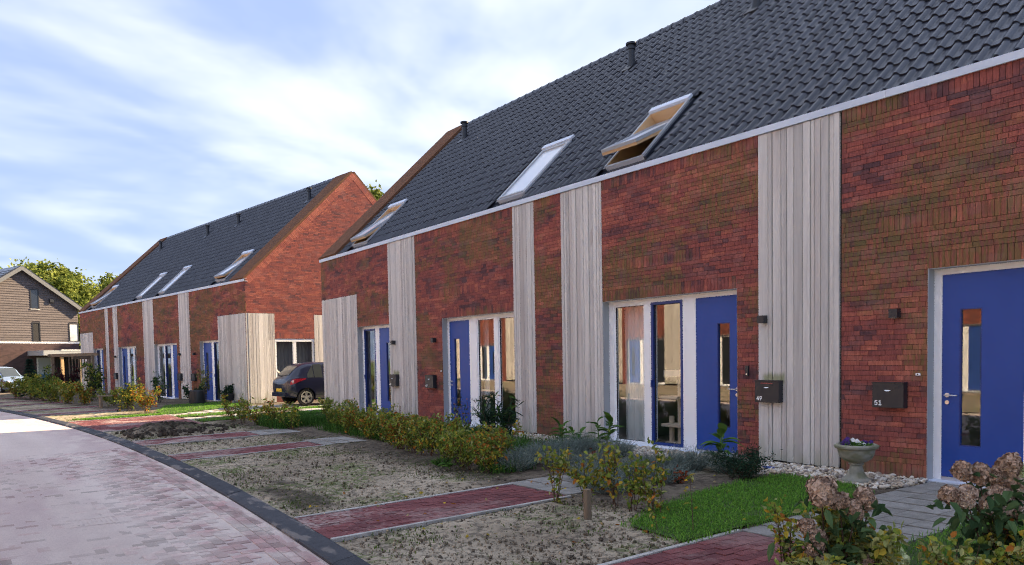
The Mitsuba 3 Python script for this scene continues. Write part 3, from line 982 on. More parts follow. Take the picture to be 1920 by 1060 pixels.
def roof_window(root, fr, s0, s1, y0, y1, open_deg, near=True):
    k = nkey(root + '__roof_window')
    F = lambda p: fr(roof_map(p))
    m = MB(); e = 0.04; hh = 0.08
    m.boxes([[s0, y0, -0.02], [s1 - e, y0, -0.02], [s0 + e, y0, -0.02], [s0 + e, y1 - e, -0.02]], [[s0 + e, y1, hh], [s1, y1, hh], [s1 - e, y0 + e, hh - 0.02], [s1 - e, y1, hh]], [[.5, 0]] * 4, F)
    m.put(k, 'm_alugrey')
    for a_, b_ in ((s0 - 0.06, s0 - 0.003), (s1 + 0.003, s1 + 0.06)):
        fl_ = MB(); fl_.boxes([[a_, y0 - 0.02, -0.01]], [[b_, y1 + 0.06, 0.045]], [[.5, 0]], F); part(k, 'flashing', fl_, 'm_tile')
    h = MB(); h.boxes([[s0 - 0.01, y1 - 0.005, hh - 0.02]], [[s1 + 0.01, y1 + 0.13, hh + 0.035]], [[.5, 0]], F); part(k, 'top_hood', h, 'm_zinc')
    # timber lining of the well
    w = MB(); i = e + 0.002
    w.boxes([[s0 + e, y0 + e, -0.30], [s1 - e - 0.02, y0 + e, -0.30], [s0 + e + 0.02, y1 - e - 0.02, -0.30], [s0 + e + 0.02, y0 + e, -0.3]],
            [[s0 + e + 0.02, y1 - e, hh - 0.01], [s1 - e, y1 - e, hh - 0.01], [s1 - e - 0.02, y1 - e, hh - 0.01], [s1 - e - 0.02, y0 + e + 0.02, hh - 0.03]], [[.5, 0]] * 4, F)
    part(k, 'lining', w, 'm_pine' if open_deg else 'm_offwhite')
    # sash: turns about a line near its middle
    py = y0 + (y1 - y0) * 0.56
    a = math.radians(open_deg)

    def turn(p):
        d = p[..., 1] - py; hq = p[..., 2] - 0.06
        return F(np.stack([p[..., 0], py + d * math.cos(a) + hq * math.sin(a), 0.06 - d * math.sin(a) + hq * math.cos(a)], -1))
    b0, b1, c0, c1 = s0 + e + 0.004, s1 - e - 0.004, y0 + e + 0.004, y1 - e - 0.004
    ss = MB(); q = 0.045
    ss.boxes([[b0, c0, 0.03], [b1 - q, c0, 0.03], [b0 + q, c0, 0.03], [b0 + q, c1 - q, 0.03]], [[b0 + q, c1, 0.085], [b1, c1, 0.085], [b1 - q, c0 + q, 0.085], [b1 - q, c1, 0.085]], [[.5, 0]] * 4, turn)
    part(k, 'sash_cover', ss, 'm_alugrey')
    ti = MB()
    ti.boxes([[b0, c0, -0.02], [b1 - q, c0, -0.02], [b0 + q, c0, -0.02], [b0 + q, c1 - q, -0.02]], [[b0 + q, c1, 0.028], [b1, c1, 0.028], [b1 - q, c0 + q, 0.028], [b1 - q, c1, 0.028]], [[.5, 0]] * 4, turn)
    part(k, 'timber_sash', ti, 'm_pine')
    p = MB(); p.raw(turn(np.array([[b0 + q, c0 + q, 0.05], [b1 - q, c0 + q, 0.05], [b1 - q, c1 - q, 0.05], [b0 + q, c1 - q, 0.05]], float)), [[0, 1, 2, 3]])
    part(k, 'pane', p, 'm_skysheen_glass')
    return k


scene['m_skysheen_glass'] = {'type': 'twosided', 'bsdf': {'type': 'principled', 'base_color': rgb(0.55, 0.58, 0.62), 'roughness': 0.05, 'specular': 1.0, 'clearcoat': 1.0, 'clearcoat_gloss': 1.0}}  # roof panes: bright sky reflection painted in as a pale base colour


def flue(root, fr, s, t, h=0.56):
    z = RZ0 + (t - RT0) * math.tan(RA)
    c = fr(np.array([[s, t, z]]))[0]
    m = MB()
    m.lathe([(0.001, -0.18), (0.115, -0.18), (0.115, 0.0), (0.08, 0.10), (0.078, h - 0.16), (0.098, h - 0.15), (0.098, h - 0.10), (0.078, h - 0.09), (0.078, h - 0.05), (0.125, h - 0.045), (0.125, h - 0.005), (0.05, h + 0.015), (0.001, h + 0.015)], 20, c)
    # slanted skirt down the tiles
    F = lambda p: fr(roof_map(p))
    y = (t - RT0) / math.cos(RA)
    m.boxes([[s - 0.14, y - 0.22, 0.03]], [[s + 0.14, y + 0.12, 0.075]], [[.5, 0]], F)
    part(root + '__roof', 'flue', m, 'm_black', smooth=40)


def terrace(label, fr, length, elems, rwins=(), flues=(), eave_wall=4.6, detail=True, tile_parts=300, right_gable=None, cop=1.25, near_pt=(0, 0), s_min=0.0, glass='m_glass', gable_solid=True, s_vis=None):
    root = thing('terraced_house', label, 'terraced houses')
    holes = sorted([(e[1], e[2], e[3]) for e in elems])
    ops = [e for e in elems if e[0] == 'open']
    # backing wall behind bricks, holes left for openings and cladding
    wk = root + '__brick_wall'; _count[wk] = 1
    g = MB(); front = 0.012 if detail else 0.0
    wend = length - (0.014 if right_gable else 0)
    bs = sorted({s_min, wend} | {min(x, wend) for a, b, _ in holes for x in (a, b)})
    for a, b in zip(bs[:-1], bs[1:]):
        zt = [h[2] for h in holes if h[0] <= a + 1e-6 and h[1] >= b - 0.03]
        lo = max(zt) if zt else -0.15
        if lo < eave_wall - 0.01:
            g.boxes([[a, front, lo]], [[b, 0.25, eave_wall]], [[.5, 0]], fr)
    tg = RIDGE_T * 2 - 0.0
    for s in ((s_min, s_min + 0.25), (length - 0.25 - (0.014 if right_gable else 0), length - (0.014 if right_gable else 0))):   # gable walls
        zt = RZ0 + (RIDGE_T - RT0) * math.tan(RA)
        if right_gable and s[1] > length - 1:
            tw = right_gable['t0']; ta = right_gable['t1']
            P5 = lambda sx: [(sx, 0.262, right_gable['zw']), (sx, 0.262, 4.6), (sx, RIDGE_T, zt - 0.03), (sx, tg - 0.25, 4.6), (sx, tg - 0.25, 0), (sx, 5.0, 0), (sx, 5.0, right_gable['zw'])]
        else:
            P5 = lambda sx: [(sx, 0.262, -0.1), (sx, 0.262, 4.6), (sx, RIDGE_T, zt - 0.03), (sx, tg - 0.25, 4.6), (sx, tg - 0.25, -0.1), (sx, 5.0, -0.1), (sx, 4.0, -0.1)]
        A, B = np.array(P5(s[0])), np.array(P5(s[1]))
        poly = Polygon(A[:, 1:]); tri = trimesh.creation.triangulate_polygon(poly, engine='earcut')
        for Q, flip in ((s[0], True), (s[1], False)):
            vv = np.column_stack([np.full(len(tri[0]), Q), tri[0]])
            g.raw(fr(vv), tri[1][:, ::-1] if flip else tri[1])
        nn = len(A); vv = np.concatenate([A, B]); g.raw(fr(vv), [[q, (q + 1) % nn, nn + (q + 1) % nn, nn + q] for q in range(nn)])
    g.boxes([[s_min, tg - 0.25, -0.1]], [[length, tg, 4.6]], [[.5, 0]], fr)   # rear wall
    if right_gable:
        e0, e1 = length - 0.25, length - 0.014
        g.boxes([[e0, 1.14, 2.476], [e0, 4.2, -0.1], [e0, 1.14, -0.1]], [[e1, 2.81, 3.44], [e1, 5.0, 3.44], [e1, 2.81, 0.29]], [[.5, 0]] * 3, fr)
    g.put(wk, 'm_mortar' if detail else 'm_farbrick')
    # inside: floor, ceiling, back wall, partitions
    if detail:
        g = MB()
        g.boxes([[s_min + .26, .26, -.06], [s_min + .26, .26, 2.75], [s_min + .26, 5.2, .0]], [[length - .28, 5.2, -.005], [length - .28, 9.2, 2.85], [length - .28, 5.3, 2.75]], [[.5, 0]] * 3, fr)
        for e in ops[1:]:
            x = e[1] - 0.3
            g.boxes([[x, .26, 0.0]], [[x + .12, 5.2, 2.75]], [[.5, 0]], fr)
        part(root, 'interior_wall', g, 'm_roomwall')
    # bricks
    if detail:
        def keep(za, zb):
            return [(a, b) for a, b in subtract(s_min, length, [(h[0], h[1]) for h in holes if za < min(h[2], 4.7) - 0.005])]
        L = length
        sold = [(4.4375, 4.625, s_min, L), (0.0, 0.1875, s_min, L)]
        sold += [(e[3], e[3] + 0.1875, e[1], e[2]) for e in ops]
        z3 = 3.0
        for e in ops:
            x0 = e[1] + R.uniform(-0.6, 0.6)
            sold.append((z3, z3 + 0.1875, x0, x0 + R.uniform(1.2, 2.6)))
        br = brick_rows(L, 0.0, 4.61, keep, sold)
        c = fr(np.stack([(br[:, 0] + br[:, 1]) / 2, 0 * br[:, 0], (br[:, 2] + br[:, 3]) / 2], -1))
        if tile_parts:
            dist = np.linalg.norm(c - np.array([near_pt[0], near_pt[1], 1.54]), axis=1) + np.where(c[:, 1] < 3.3, 100, 0) - 3 * (br[:, 1] - br[:, 0])
            o = np.argsort(dist)
            for k in o[:300]:
                m = MB(); add_bricks(m, br[k:k + 1], fr); part(wk, 'brick', m, 'm_brick')
            rest = br[o[300:]]
        else:
            rest = br
        m = MB(); add_bricks(m, rest, fr)
        if right_gable:
            rg = right_gable
            gf = fr.sub([length, 0, 0], (0, 1), (-1, 0))
            slope_t = lambda z: RT0 + max(z - RZ0 - 0.10, 0) / math.tan(RA)

            def keepg(za, zb):
                t0 = slope_t(zb) + (0.0 if zb < 4.7 else 0.30); t1 = 2 * RIDGE_T - t0
                if t1 - t0 < 0.05: return []
                hs = []
                if zb < rg['zw'] + 0.005: hs.append((-0.1, rg['wood'][1])); hs.append((rg['wood2'][0], rg['wood2'][1]))
                if za < rg['win'][2]: hs.append((rg['wood'][1] - 0.01, rg['wood2'][0] + 0.01))
                return subtract(max(t0, 0.0), t1, hs)
            sg = [(rg['win'][2] + 0.06, rg['win'][2] + 0.27, rg['wood'][1] - .01, rg['wood2'][0] + .01)]
            bg = brick_rows(2 * RIDGE_T, 0.0, 9.4, keepg, sg)
            add_bricks(m, bg, gf, moss=0)
            # soldier bricks following the verge
            for side in (0, 1):
                y = 0.0
                while y < SLOPE_L - 0.02:
                    for q in range(1):
                        pts = np.array([[y, -0.20], [y + 0.058, -0.20], [y + 0.058, 0.04], [y, 0.04]])
                        tt = RT0 + pts[:, 0] * math.cos(RA) - pts[:, 1] * math.sin(RA); zz = RZ0 + pts[:, 0] * math.sin(RA) + pts[:, 1] * math.cos(RA)
                        if side: tt = 2 * RIDGE_T - tt
                        off = -0.006 - abs(R.normal(0, 0.002))
                        v = np.concatenate([np.stack([tt, np.full(4, off), zz], -1), np.stack([tt, np.full(4, 0.05), zz], -1)])
                        fc = [[0, 1, 2, 3], [0, 4, 5, 1], [1, 5, 6, 2], [2, 6, 7, 3], [3, 7, 4, 0]]
                        m.raw(gf(v), fc, (0.75 + 0.5 * R.random(), -3.0))
                    y += 0.0655
        part(wk, 'brickwork', m, 'm_brick', kind='stuff')
    # cladding and openings
    for e in elems:
        if e[0] == 'wood':
            if detail:
                cladding(root, fr, e[1], e[2], 0.045, min(e[3], eave_wall) - 0.002)
            else:
                g = MB(); x = e[1]
                while x < e[2] - 0.02:
                    w = min(R.choice([.06, .09, .13]), e[2] - x); g.boxes([[x + .003, -0.01 + R.normal(0, .003), 0.05]], [[x + w - .003, .2, e[3]]], [[R.random(), 0]], fr); x += w
                part(root, 'cladding', g, 'm_wood')
        else:
            opening(root, fr, e[1], e[2], e[3], e[4], glass, detail)
    # eaves strip
    g = MB(); x = s_min - 0.03
    while x < length + 0.03:
        b = min(x + 3.0, length + 0.035)
        g.boxes([[x, -0.035, eave_wall + 0.003], [x, -0.035, eave_wall + 0.084]], [[b - 0.004, -0.02, eave_wall + 0.09], [b - 0.004, 0.10, eave_wall + 0.094]], [[R.random(), 0]] * 2, fr); x += 3.0
    g.boxes([[s_min - 0.03, -0.0195, eave_wall + 0.004]], [[length + 0.03, 0.12, eave_wall + 0.02]], [[.5, 0]], fr)
    part(root, 'eaves_strip', g, 'm_zinc')
    # roof: underlay with holes, rear slope, tiles
    rk = root + '__roof'; _count[rk] = 1
    F = lambda p: fr(roof_map(p))
    g = MB()
    bs = sorted({s_min, length} | {x for w in rwins for x in (w[0], w[1])})
    for a, b in zip(bs[:-1], bs[1:]):
        hs = [(w[2], w[3]) for w in rwins if w[0] <= a + 1e-6 and w[1] >= b - 1e-6]
        for (p, q) in subtract(0.02, SLOPE_L, hs):
            g.boxes([[a, p, -0.12]], [[b, q, -0.02]], [[.2, 0]], F)
    for w in rwins:
        g.boxes([[w[0] - 0.2, w[2] - 0.3, -1.0]], [[w[1] + 0.2, w[3] + 0.2, -0.9]], [[.2, 0]], F)
    mirror = lambda p: fr(roof_map(p) * np.array([1, -1, 1]) + np.array([0, 2 * RIDGE_T, 0]))
    g.boxes([[s_min, -0.1, -0.08]], [[length, SLOPE_L, 0.03]], [[.4, 0]], mirror)
    g.put(rk, 'm_tile')
    c0 = s_min + cop; c1 = length - (cop if right_gable else 0.0)
    nx = int((c1 - c0) / TILE_W); ny = int(SLOPE_L / TILE_L) + 0
    if detail:
        I, J = np.meshgrid(np.arange(nx + 1), np.arange(ny + 1), indexing='ij')
        I, J = I.ravel(), J.ravel()
        S = c0 + I * TILE_W; Yv = J * TILE_L + 0.015
        ok = Yv < SLOPE_L - 0.16
        for w in rwins:
            ok &= ~((S + TILE_W > w[0] - 0.03) & (S < w[1] + 0.03) & (Yv + 0.30 > w[2]) & (Yv < w[3] - 0.02))
        S, Yv = S[ok], Yv[ok]
        cc = F(np.stack([S + .1, Yv + .15, 0 * S], -1))
        d = np.linalg.norm(cc - np.array([near_pt[0], near_pt[1], 1.54]), axis=1)
        if s_vis is not None:
            d = d + np.where((S > s_vis(Yv)), 100, 0)
        o = np.argsort(d)
        nt = tile_parts
        jit = R.normal(0, 0.0020, (len(S), 3))

        def tile_mesh(ix):
            v = TV[None] + np.stack([S[ix] + jit[ix, 0], Yv[ix] + jit[ix, 1], 0.004 + np.abs(jit[ix, 2])], -1)[:, None]
            f = (np.arange(len(ix)) * len(TV))[:, None, None] + TF[None]
            return MB().raw(F(v).reshape(-1, 3), f.reshape(-1, 3), np.repeat(np.stack([R.random(len(ix)), 0 * ix], -1), len(TV), 0))
        for k in o[:nt]:
            part(rk, 'roof_tile', tile_mesh(np.array([k])), 'm_tile', smooth=True)
        part(rk, 'roof_tiles', tile_mesh(o[nt:]), 'm_tile', smooth=True, kind='stuff')
        # ridge tiles
        x = c0 - 0.02
        while x < c1:
            m = MB(); th = np.linspace(-0.25, math.pi + 0.25, 9)
            r = 0.125
            ring = lambda sx, rr: np.stack([np.full(9, sx), RIDGE_T + rr * np.cos(th), RZ0 + (RIDGE_T - RT0) * math.tan(RA) - 0.04 + rr * np.sin(th)], -1)
            v = np.concatenate([ring(x, r + .012), ring(x + .05, r + .012), ring(x + .051, r), ring(x + 0.40, r), ring(x, r - .02)])
            n9 = 9; f = [[a * n9 + b, (a + 1) * n9 + b, (a + 1) * n9 + b + 1, a * n9 + b + 1] for a in range(3) for b in range(8)] + [[b, b + 1, 4 * n9 + b + 1, 4 * n9 + b] for b in range(8)]
            m.raw(fr(v), f, (R.random(), 0)); part(rk, 'ridge_tile', m, 'm_tile', smooth=50)
            x += 0.36
        # brick-clad verge slabs, both slopes
        for (a, b) in ([(s_min - 0.012, c0 - 0.03)] + ([(c1 + 0.03, length + 0.004)] if right_gable else [])):
            ck = nkey(root + '__gable_coping')
            m = MB()
            for Fm in (F, mirror):
                m.boxes([[a, 0.0, 0.045]], [[b, SLOPE_L + 0.02, 0.105]], [[.5, 0]], Fm)
            m.put(ck, 'm_coping')
            m = MB(); lo, hi, uv = [], [], []
            y = 0.0
            while y < SLOPE_L - 0.03:
                x = a - R.random() * 0.2
                while x < b:
                    u, v = max(x, a), min(x + 0.205, b)
                    if v - u > 0.02:
                        lo.append([u, y, 0.10]); hi.append([v, y + 0.056, 0.118 + R.normal(0, 0.0012)]); uv.append([R.random(), 0])
                    x += 0.212
                y += 0.0625
            for Fm in (F, mirror):
                m.boxes(lo, hi, uv, Fm)
            part(ck, 'slip_bricks', m, 'm_coping', kind='stuff')
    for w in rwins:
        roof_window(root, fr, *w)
    for s, t in flues:
        flue(root, fr, s, t)
    return root


# the near row
NEAR = Frame([9.2251, 22.9372, 0.0], (0, -1, 0), (1, 0, 0))
NE = [('wood', 0.0, 2.60, 3.4325), ('open', 2.60, 4.59, 2.5, 'A'), ('wood', 4.59, 6.07, 4.7), ('open', 7.31, 10.21, 2.5, 'B'), ('wood', 10.21, 10.915, 4.7),
      ('wood', 11.745, 12.868, 4.7), ('open', 12.868, 15.748, 2.5, 'C'), ('wood', 16.118, 17.384, 4.7), ('open', 18.462, 21.36, 2.5, 'B'), ('wood', 21.36, 22.06, 4.7), ('wood', 24.3, 26.3, 4.7)]
near = terrace('near row of red brick houses with grey wood strips and blue doors, filling the right', NEAR, 31.0, NE,
               rwins=[(1.95, 2.98, 0.28, 1.98, 10.0), (9.42, 10.40, 0.26, 2.02, 0.0), (12.78, 13.72, 0.26, 1.86, 18.0), (23.5, 24.4, 0.3, 1.9, 0.0)],
               flues=[(2.44, 3.84), (9.91, 3.70), (13.28, 3.80)], s_vis=lambda y: 19.45 - 0.36 * y, near_pt=(0, 0))
# moss streak on the cladding above the letterbox is in the plank tone; the far row
FAR = Frame(FAR_O + 22.5 * DF, -DF, DG)
q = 22.5
FE = [('wood', 0.0, 2.57, 3.4325), ('open', 2.57, 4.40, 2.5, 'A'), ('wood', 4.95, 5.50, 4.7), ('wood', 6.35, 7.10, 4.7), ('open', 7.10, 9.9, 2.5, 'B'), ('wood', 11.07, 12.51, 4.7),
      ('open', 12.51, 15.40, 2.5, 'C'), ('wood', 15.74, 16.97, 4.7), ('open', 17.99, 19.95, 2.5, 'D'), ('wood', 19.95, 22.48, 3.4325)]
GAB = dict(zw=3.4325, wood=(0.0, 1.14), win=(1.15, 2.80, 2.42), wood2=(2.81, 4.2), t0=0, t1=0)
far = terrace('second row of red brick houses with sunlit gable, beyond the parked dark car', FAR, 22.5, FE,
              rwins=[(1.75, 2.75, 0.28, 1.9, 10.0), (9.6, 10.5, 0.26, 1.9, 0.0), (12.75, 13.65, 0.26, 1.95, 0.0), (19.35, 20.35, 0.28, 1.9, 10.0)],
              flues=[(20.6, 3.80), (13.74, 3.72), (10.1, 3.66), (2.96, 3.72)], tile_parts=0, right_gable=GAB)
GF = FAR.sub([22.5, 0, 0], (0, 1), (-1, 0))
cladding(far, GF, 0.0, 1.14, 0.045, 3.43, patch=(0.82, 1.14, 2.42))
cladding(far, GF, 2.81, 4.2, 0.045, 3.43)
# its gable window, with drapes behind
wk = nkey(far + '__window'); m = MB()
m.boxes([[1.145, 0.02, 2.36], [1.15, 0.03, 0.3], [1.15, 0.03, 0.36], [2.745, 0.03, 0.36], [1.91, 0.03, 0.36]], [[2.805, 0.12, 2.475], [2.80, 0.12, 0.36], [1.205, 0.12, 2.36], [2.80, 0.12, 2.36], [2.03, 0.12, 2.36]], [[.5, 0]] * 5, GF)
m.put(wk, 'm_white'); lab(wk, 'white framed two-light window in the gable')
for a, b in ((1.205, 1.91), (2.03, 2.745)):
    glass_pane(wk, GF, a, b, 0.36, 2.36, 0.09)
fbox(far, 'gable_wall_foot', GF, [1.14, 0.005, 0.0], [2.81, 0.1, 0.29], 'm_farbrick')

# the row across the street, which the windows mirror
OPP = Frame([-11.6, -6.0, 0.0], (0, 1, 0), (-1, 0, 0))
OE = []
for b in range(3):
    s = b * 21.5
    OE += [('wood', s + 0.0, s + 2.5, 3.43), ('open', s + 2.5, s + 4.45, 2.5, 'A'), ('wood', s + 4.5, s + 6.0, 4.6), ('open', s + 7.3, s + 10.2, 2.5, 'B'), ('wood', s + 10.2, s + 10.95, 4.6),
           ('wood', s + 11.7, s + 12.9, 4.6), ('open', s + 12.9, s + 15.75, 2.5, 'C'), ('wood', s + 16.1, s + 17.4, 4.6), ('open', s + 18.4, s + 20.4, 2.5, 'D')]
terrace('sunlit row of brick and wood houses across the street, seen only mirrored in the windows', OPP, 64.5, OE, detail=False, glass='m_mirrorglass')


# ------------------------------------------------------------------ things on the walls
def letterbox(fr, s, z, num, label):
    k = thing('letterbox', label, 'letterbox', 'letterboxes beside the blue doors')
    w, hgt, d = 0.385, 0.30, 0.11
    s1 = s + w
    m = MB()
    m.boxes([[s, -d, z]], [[s1, -0.012, z + hgt]], [[.5, 0]], fr)
    part(k, 'body', m, 'm_black')
    m = MB()   # lid: overhanging top plate and the pointed flap
    m.boxes([[s - 0.006, -d - 0.012, z + hgt + 0.001]], [[s1 + 0.006, -0.012, z + hgt + 0.010]], [[.5, 0]], fr)
    a = np.array([[s + .004, -d - .004, z + hgt], [s1 - .004, -d - .004, z + hgt], [s1 - .004, -d - .004, z + hgt - .012], [(s + s1) / 2 + .03, -d - .004, z + hgt - .098], [(s + s1) / 2 - .03, -d - .004, z + hgt - .098], [s + .004, -d - .004, z + hgt - .012]])
    v = np.concatenate([a, a + [0, 0.0035, 0]])
    m.raw(fr(v), [[0, b + 1, b] for b in range(1, 5)] + [[b, (b + 1) % 6, 6 + (b + 1) % 6] for b in range(6)] + [[b, 6 + (b + 1) % 6, 6 + b] for b in range(6)])
    part(k, 'lid', m, 'm_black')
    m = MB(); c = (s + s1) / 2
    m.raw(fr(np.array([[c - .045, -d - .006, z + hgt - .084], [c + .045, -d - .006, z + hgt - .084], [c + .02, -d - .013, z + hgt - .099], [c - .02, -d - .013, z + hgt - .099]])), [[0, 1, 2, 3]])
    part(k, 'lid_grip', m, 'm_steel')
    t = meshkit.text_mesh(num, 0.058, 0.0012, bold=True)
    v = t.vertices
    m = MB(); m.raw(fr(np.stack([s + 0.022 + v[:, 0] * 0.95, -d - 0.0005 - v[:, 2], z + 0.028 + v[:, 1]], -1)), t.faces)
    part(k, 'house_number', m, 'm_white', label=f'white house number {num}')
    return k


def wall_lamp(fr, s, z, label):
    k = thing('wall_lamp', label, 'wall lamp', 'black box lamps on the house fronts')
    m = MB(); m.boxes([[s, -0.115, z]], [[s + 0.105, -0.025, z + 0.105]], [[.5, 0]], fr); part(k, 'shade', m, 'm_black')
    m = MB(); m.boxes([[s + 0.012, -0.0251, z + 0.012]], [[s + 0.093, -0.011, z + 0.093]], [[.5, 0]], fr); part(k, 'wall_plate', m, 'm_black')
    m = MB(); m.boxes([[s + 0.02, -0.10, z - 0.003]], [[s + 0.085, -0.04, z - 0.0005]], [[.5, 0]], fr); part(k, 'diffuser', m, 'm_offwhite')


Yn = lambda y: 22.9372 - y
letterbox(NEAR, Yn(5.08), 0.86, '51', 'black letterbox with white number 51 on the brick above the stone urn')
k49 = letterbox(NEAR, Yn(6.80), 0.86, '49', 'black letterbox with white number 49 on the widest grey wood strip')
m = MB()
for a in np.linspace(0.10, 0.27, 7):
    m.boxes([[Yn(6.80) + a, -0.1155, 1.122]], [[Yn(6.80) + a + 0.018, -0.1145, 1.134]], [[.5, 0]], NEAR)
part(k49, 'sticker', m, 'm_sticker')
letterbox(NEAR, Yn(16.30), 0.86, '47', 'black letterbox on the mossy brick left of the second blue door')
letterbox(NEAR, Yn(18.22), 0.86, '45', 'black letterbox on grey wood right of the farthest blue door of the near row')
wall_lamp(NEAR, Yn(4.88), 1.945, 'black box lamp on brick above letterbox 51')
wall_lamp(NEAR, Yn(6.76), 1.97, 'black box lamp on the grey wood above letterbox 49')
wall_lamp(NEAR, Yn(15.99), 1.945, 'black box lamp on mossy brick above the third letterbox from the right')
wall_lamp(NEAR, Yn(18.09), 1.945, 'black box lamp on grey wood beside the farthest blue door of the near row')
for (y, z, lb) in ((4.60, 1.25, 'small white bell button on brick left of the door numbered 51'), (15.72, 1.25, 'small white bell button on brick left of the second blue door')):
    k = thing('doorbell', lb, 'doorbell', 'white bell buttons')
    m = MB(); m.boxes([[Yn(y), -0.018, z]], [[Yn(y) + 0.052, -0.002, z + 0.03]], [[.5, 0]], NEAR); part(k, 'plate', m, 'm_white')
    m = MB(); m.tube(NEAR(np.array([[Yn(y) + .026, -.017, z + .015], [Yn(y) + .026, -.022, z + .015]])), 0.008, 12); part(k, 'button', m, 'm_black')
k = thing('intercom', 'slim black door intercom on the brick pier beside door 49', 'doorbell')
m = MB(); m.boxes([[Yn(7.03), -0.028, 1.225]], [[Yn(7.03) + 0.05, -0.002, 1.375]], [[.5, 0]], NEAR); part(k, 'body', m, 'm_black')
m = MB(); m.tube(NEAR(np.array([[Yn(7.03) + .025, -.027, 1.25], [Yn(7.03) + .025, -.031, 1.25]])), 0.012, 12); part(k, 'button', m, 'm_steel')
# far row
for s, w in ((22.5 - 5.25, 1), (22.5 - 15.9, 0), (22.5 - 7.0, 0)):
    pass
wall_lamp(FAR, 22.5 - 5.05, 1.93, 'small black lamp on brick of the far row, nearest to its gable')
wall_lamp(FAR, 22.5 - 6.73, 1.93, 'small black lamp on the far row, right edge of a wood strip')
wall_lamp(FAR, 22.5 - 15.85, 1.95, 'small black lamp on the narrow wood strip at the far end of the far row')
for s, lb in ((22.5 - 5.30, 'dark letterbox on brick of the far row, next to its last blue door'), (22.5 - 6.9, 'dark letterbox on the far row behind the slender shrub'), (22.5 - 16.0, 'dark letterbox half hidden by a shrub at the far end of the far row')):
    k = thing('mailbox', lb, 'letterbox', 'letterboxes of the far row')
    m = MB(); m.boxes([[s, -0.11, 0.84]], [[s + 0.385, -0.012, 1.14]], [[.5, 0]], FAR); part(k, 'body', m, 'm_black')
    m = MB(); m.boxes([[s - .006, -0.122, 1.141]], [[s + 0.391, -0.012, 1.152]], [[.5, 0]], FAR); part(k, 'lid', m, 'm_black')


# curtains and the cat tree behind the panes
def curtain(fr, s0, s1, z0, z1, t, amp, bsdf, label, waves):
    n = int((s1 - s0) / 0.012)
    s = np.linspace(s0, s1, n)
    tt = t + amp * np.sin(s * waves) + amp * 0.5 * np.sin(s * waves * 2.3 + 1)
    v = np.concatenate([np.stack([s, tt, np.full(n, z0)], -1), np.stack([s, tt * 0.5 + t * 0.5, np.full(n, z1)], -1)])
    m = MB(); m.raw(fr(v), [[a, a + 1, n + a + 1, n + a] for a in range(n - 1)])
    single('curtain', m, bsdf, label, 'curtain', smooth=True)


curtain(NEAR, 12.95, 13.50, 0.03, 2.45, 0.44, 0.03, 'm_curtain', 'pale curtain in the left window beside door 49', 34)
curtain(NEAR, 13.56, 13.74, 0.03, 2.45, 0.46, 0.03, 'm_curtain', 'pale curtain in the blue framed window beside door 49', 36)
curtain(NEAR, 8.35, 8.6, 0.03, 2.45, 0.45, 0.03, 'm_curtain', 'pale curtain in the middle window beside the second blue door', 34)
curtain(NEAR, 2.65, 2.95, 0.03, 2.45, 0.45, 0.03, 'm_curtain', 'pale curtain in the blue framed window at the far end of the near row', 34)
curtain(GF, 1.16, 2.79, 0.31, 2.40, 0.30, 0.025, 'm_greycurtain', 'dark grey drapes closed behind the gable window', 42)
k = thing('cat_tree', 'cream cat tree with posts and platforms behind the window beside door 49', 'cat tree')
cs, ct = 14.0, 0.66
m = MB(); m.boxes([[cs - .25, ct - .22, 0.0]], [[cs + .25, ct + .22, 0.05]], [[.5, 0]], NEAR); part(k, 'base', m, 'm_cream')
for a, zt in ((0.06, 1.18), (-0.14, 0.50)):
    c = NEAR(np.array([[cs + a, ct, 0.05], [cs + a, ct, zt]])); m = MB(); m.tube(c, 0.048, 12); part(k, 'post', m, 'm_cream', smooth=40)
for a, b, zz in ((-.16, .2, 1.18), (-.27, .14, 0.80), (-.22, .22, 0.33)):
    m = MB(); m.boxes([[cs + a, ct - .17, zz]], [[cs + b, ct + .17, zz + 0.05]], [[.5, 0]], NEAR); part(k, 'platform', m, 'm_cream')
m = MB(); m.boxes([[cs - .16, ct - .17, 1.2301]], [[cs + .2, ct + .17, 1.29]], [[.5, 0]], NEAR); part(k, 'basket', m, 'm_cream')

# the stone urn with pansies
ux, uy = 8.5, 4.93
uz = zs(ux, uy) + 0.012
k = thing('urn', 'weathered stone garden urn on pebbles between wood strip and door 51', 'urn')
m = MB()
m.lathe([(0.001, 0), (0.165, 0), (0.165, 0.03), (0.15, 0.045), (0.115, 0.075), (0.085, 0.13), (0.07, 0.18), (0.068, 0.205), (0.085, 0.215), (0.085, 0.23), (0.07, 0.238)], 32, (ux, uy, uz)); part(k, 'foot', m, 'm_stone', smooth=45)
m = MB()
m.lathe([(0.068, 0.236), (0.12, 0.25), (0.17, 0.285), (0.195, 0.33), (0.205, 0.38), (0.205, 0.395), (0.235, 0.405), (0.243, 0.42), (0.24, 0.44), (0.225, 0.452), (0.20, 0.45), (0.185, 0.43), (0.17, 0.41), (0.001, 0.405)], 40, (ux, uy, uz)); part(k, 'bowl', m, 'm_stone', smooth=45)
m = MB()
for a in np.linspace(0, 2 * np.pi, 48, endpoint=False):
    m.mesh(trimesh.creation.icosphere(subdivisions=0, radius=0.010).apply_translation([ux + .238 * math.cos(a), uy + .238 * math.sin(a), uz + .432]))
part(k, 'beaded_rim', m, 'm_stone', smooth=True)


def rand_dirs(n, up=0.0):
    d = R.normal(size=(n, 3)); d[:, 2] += up
    return d / np.linalg.norm(d, axis=1, keepdims=True)


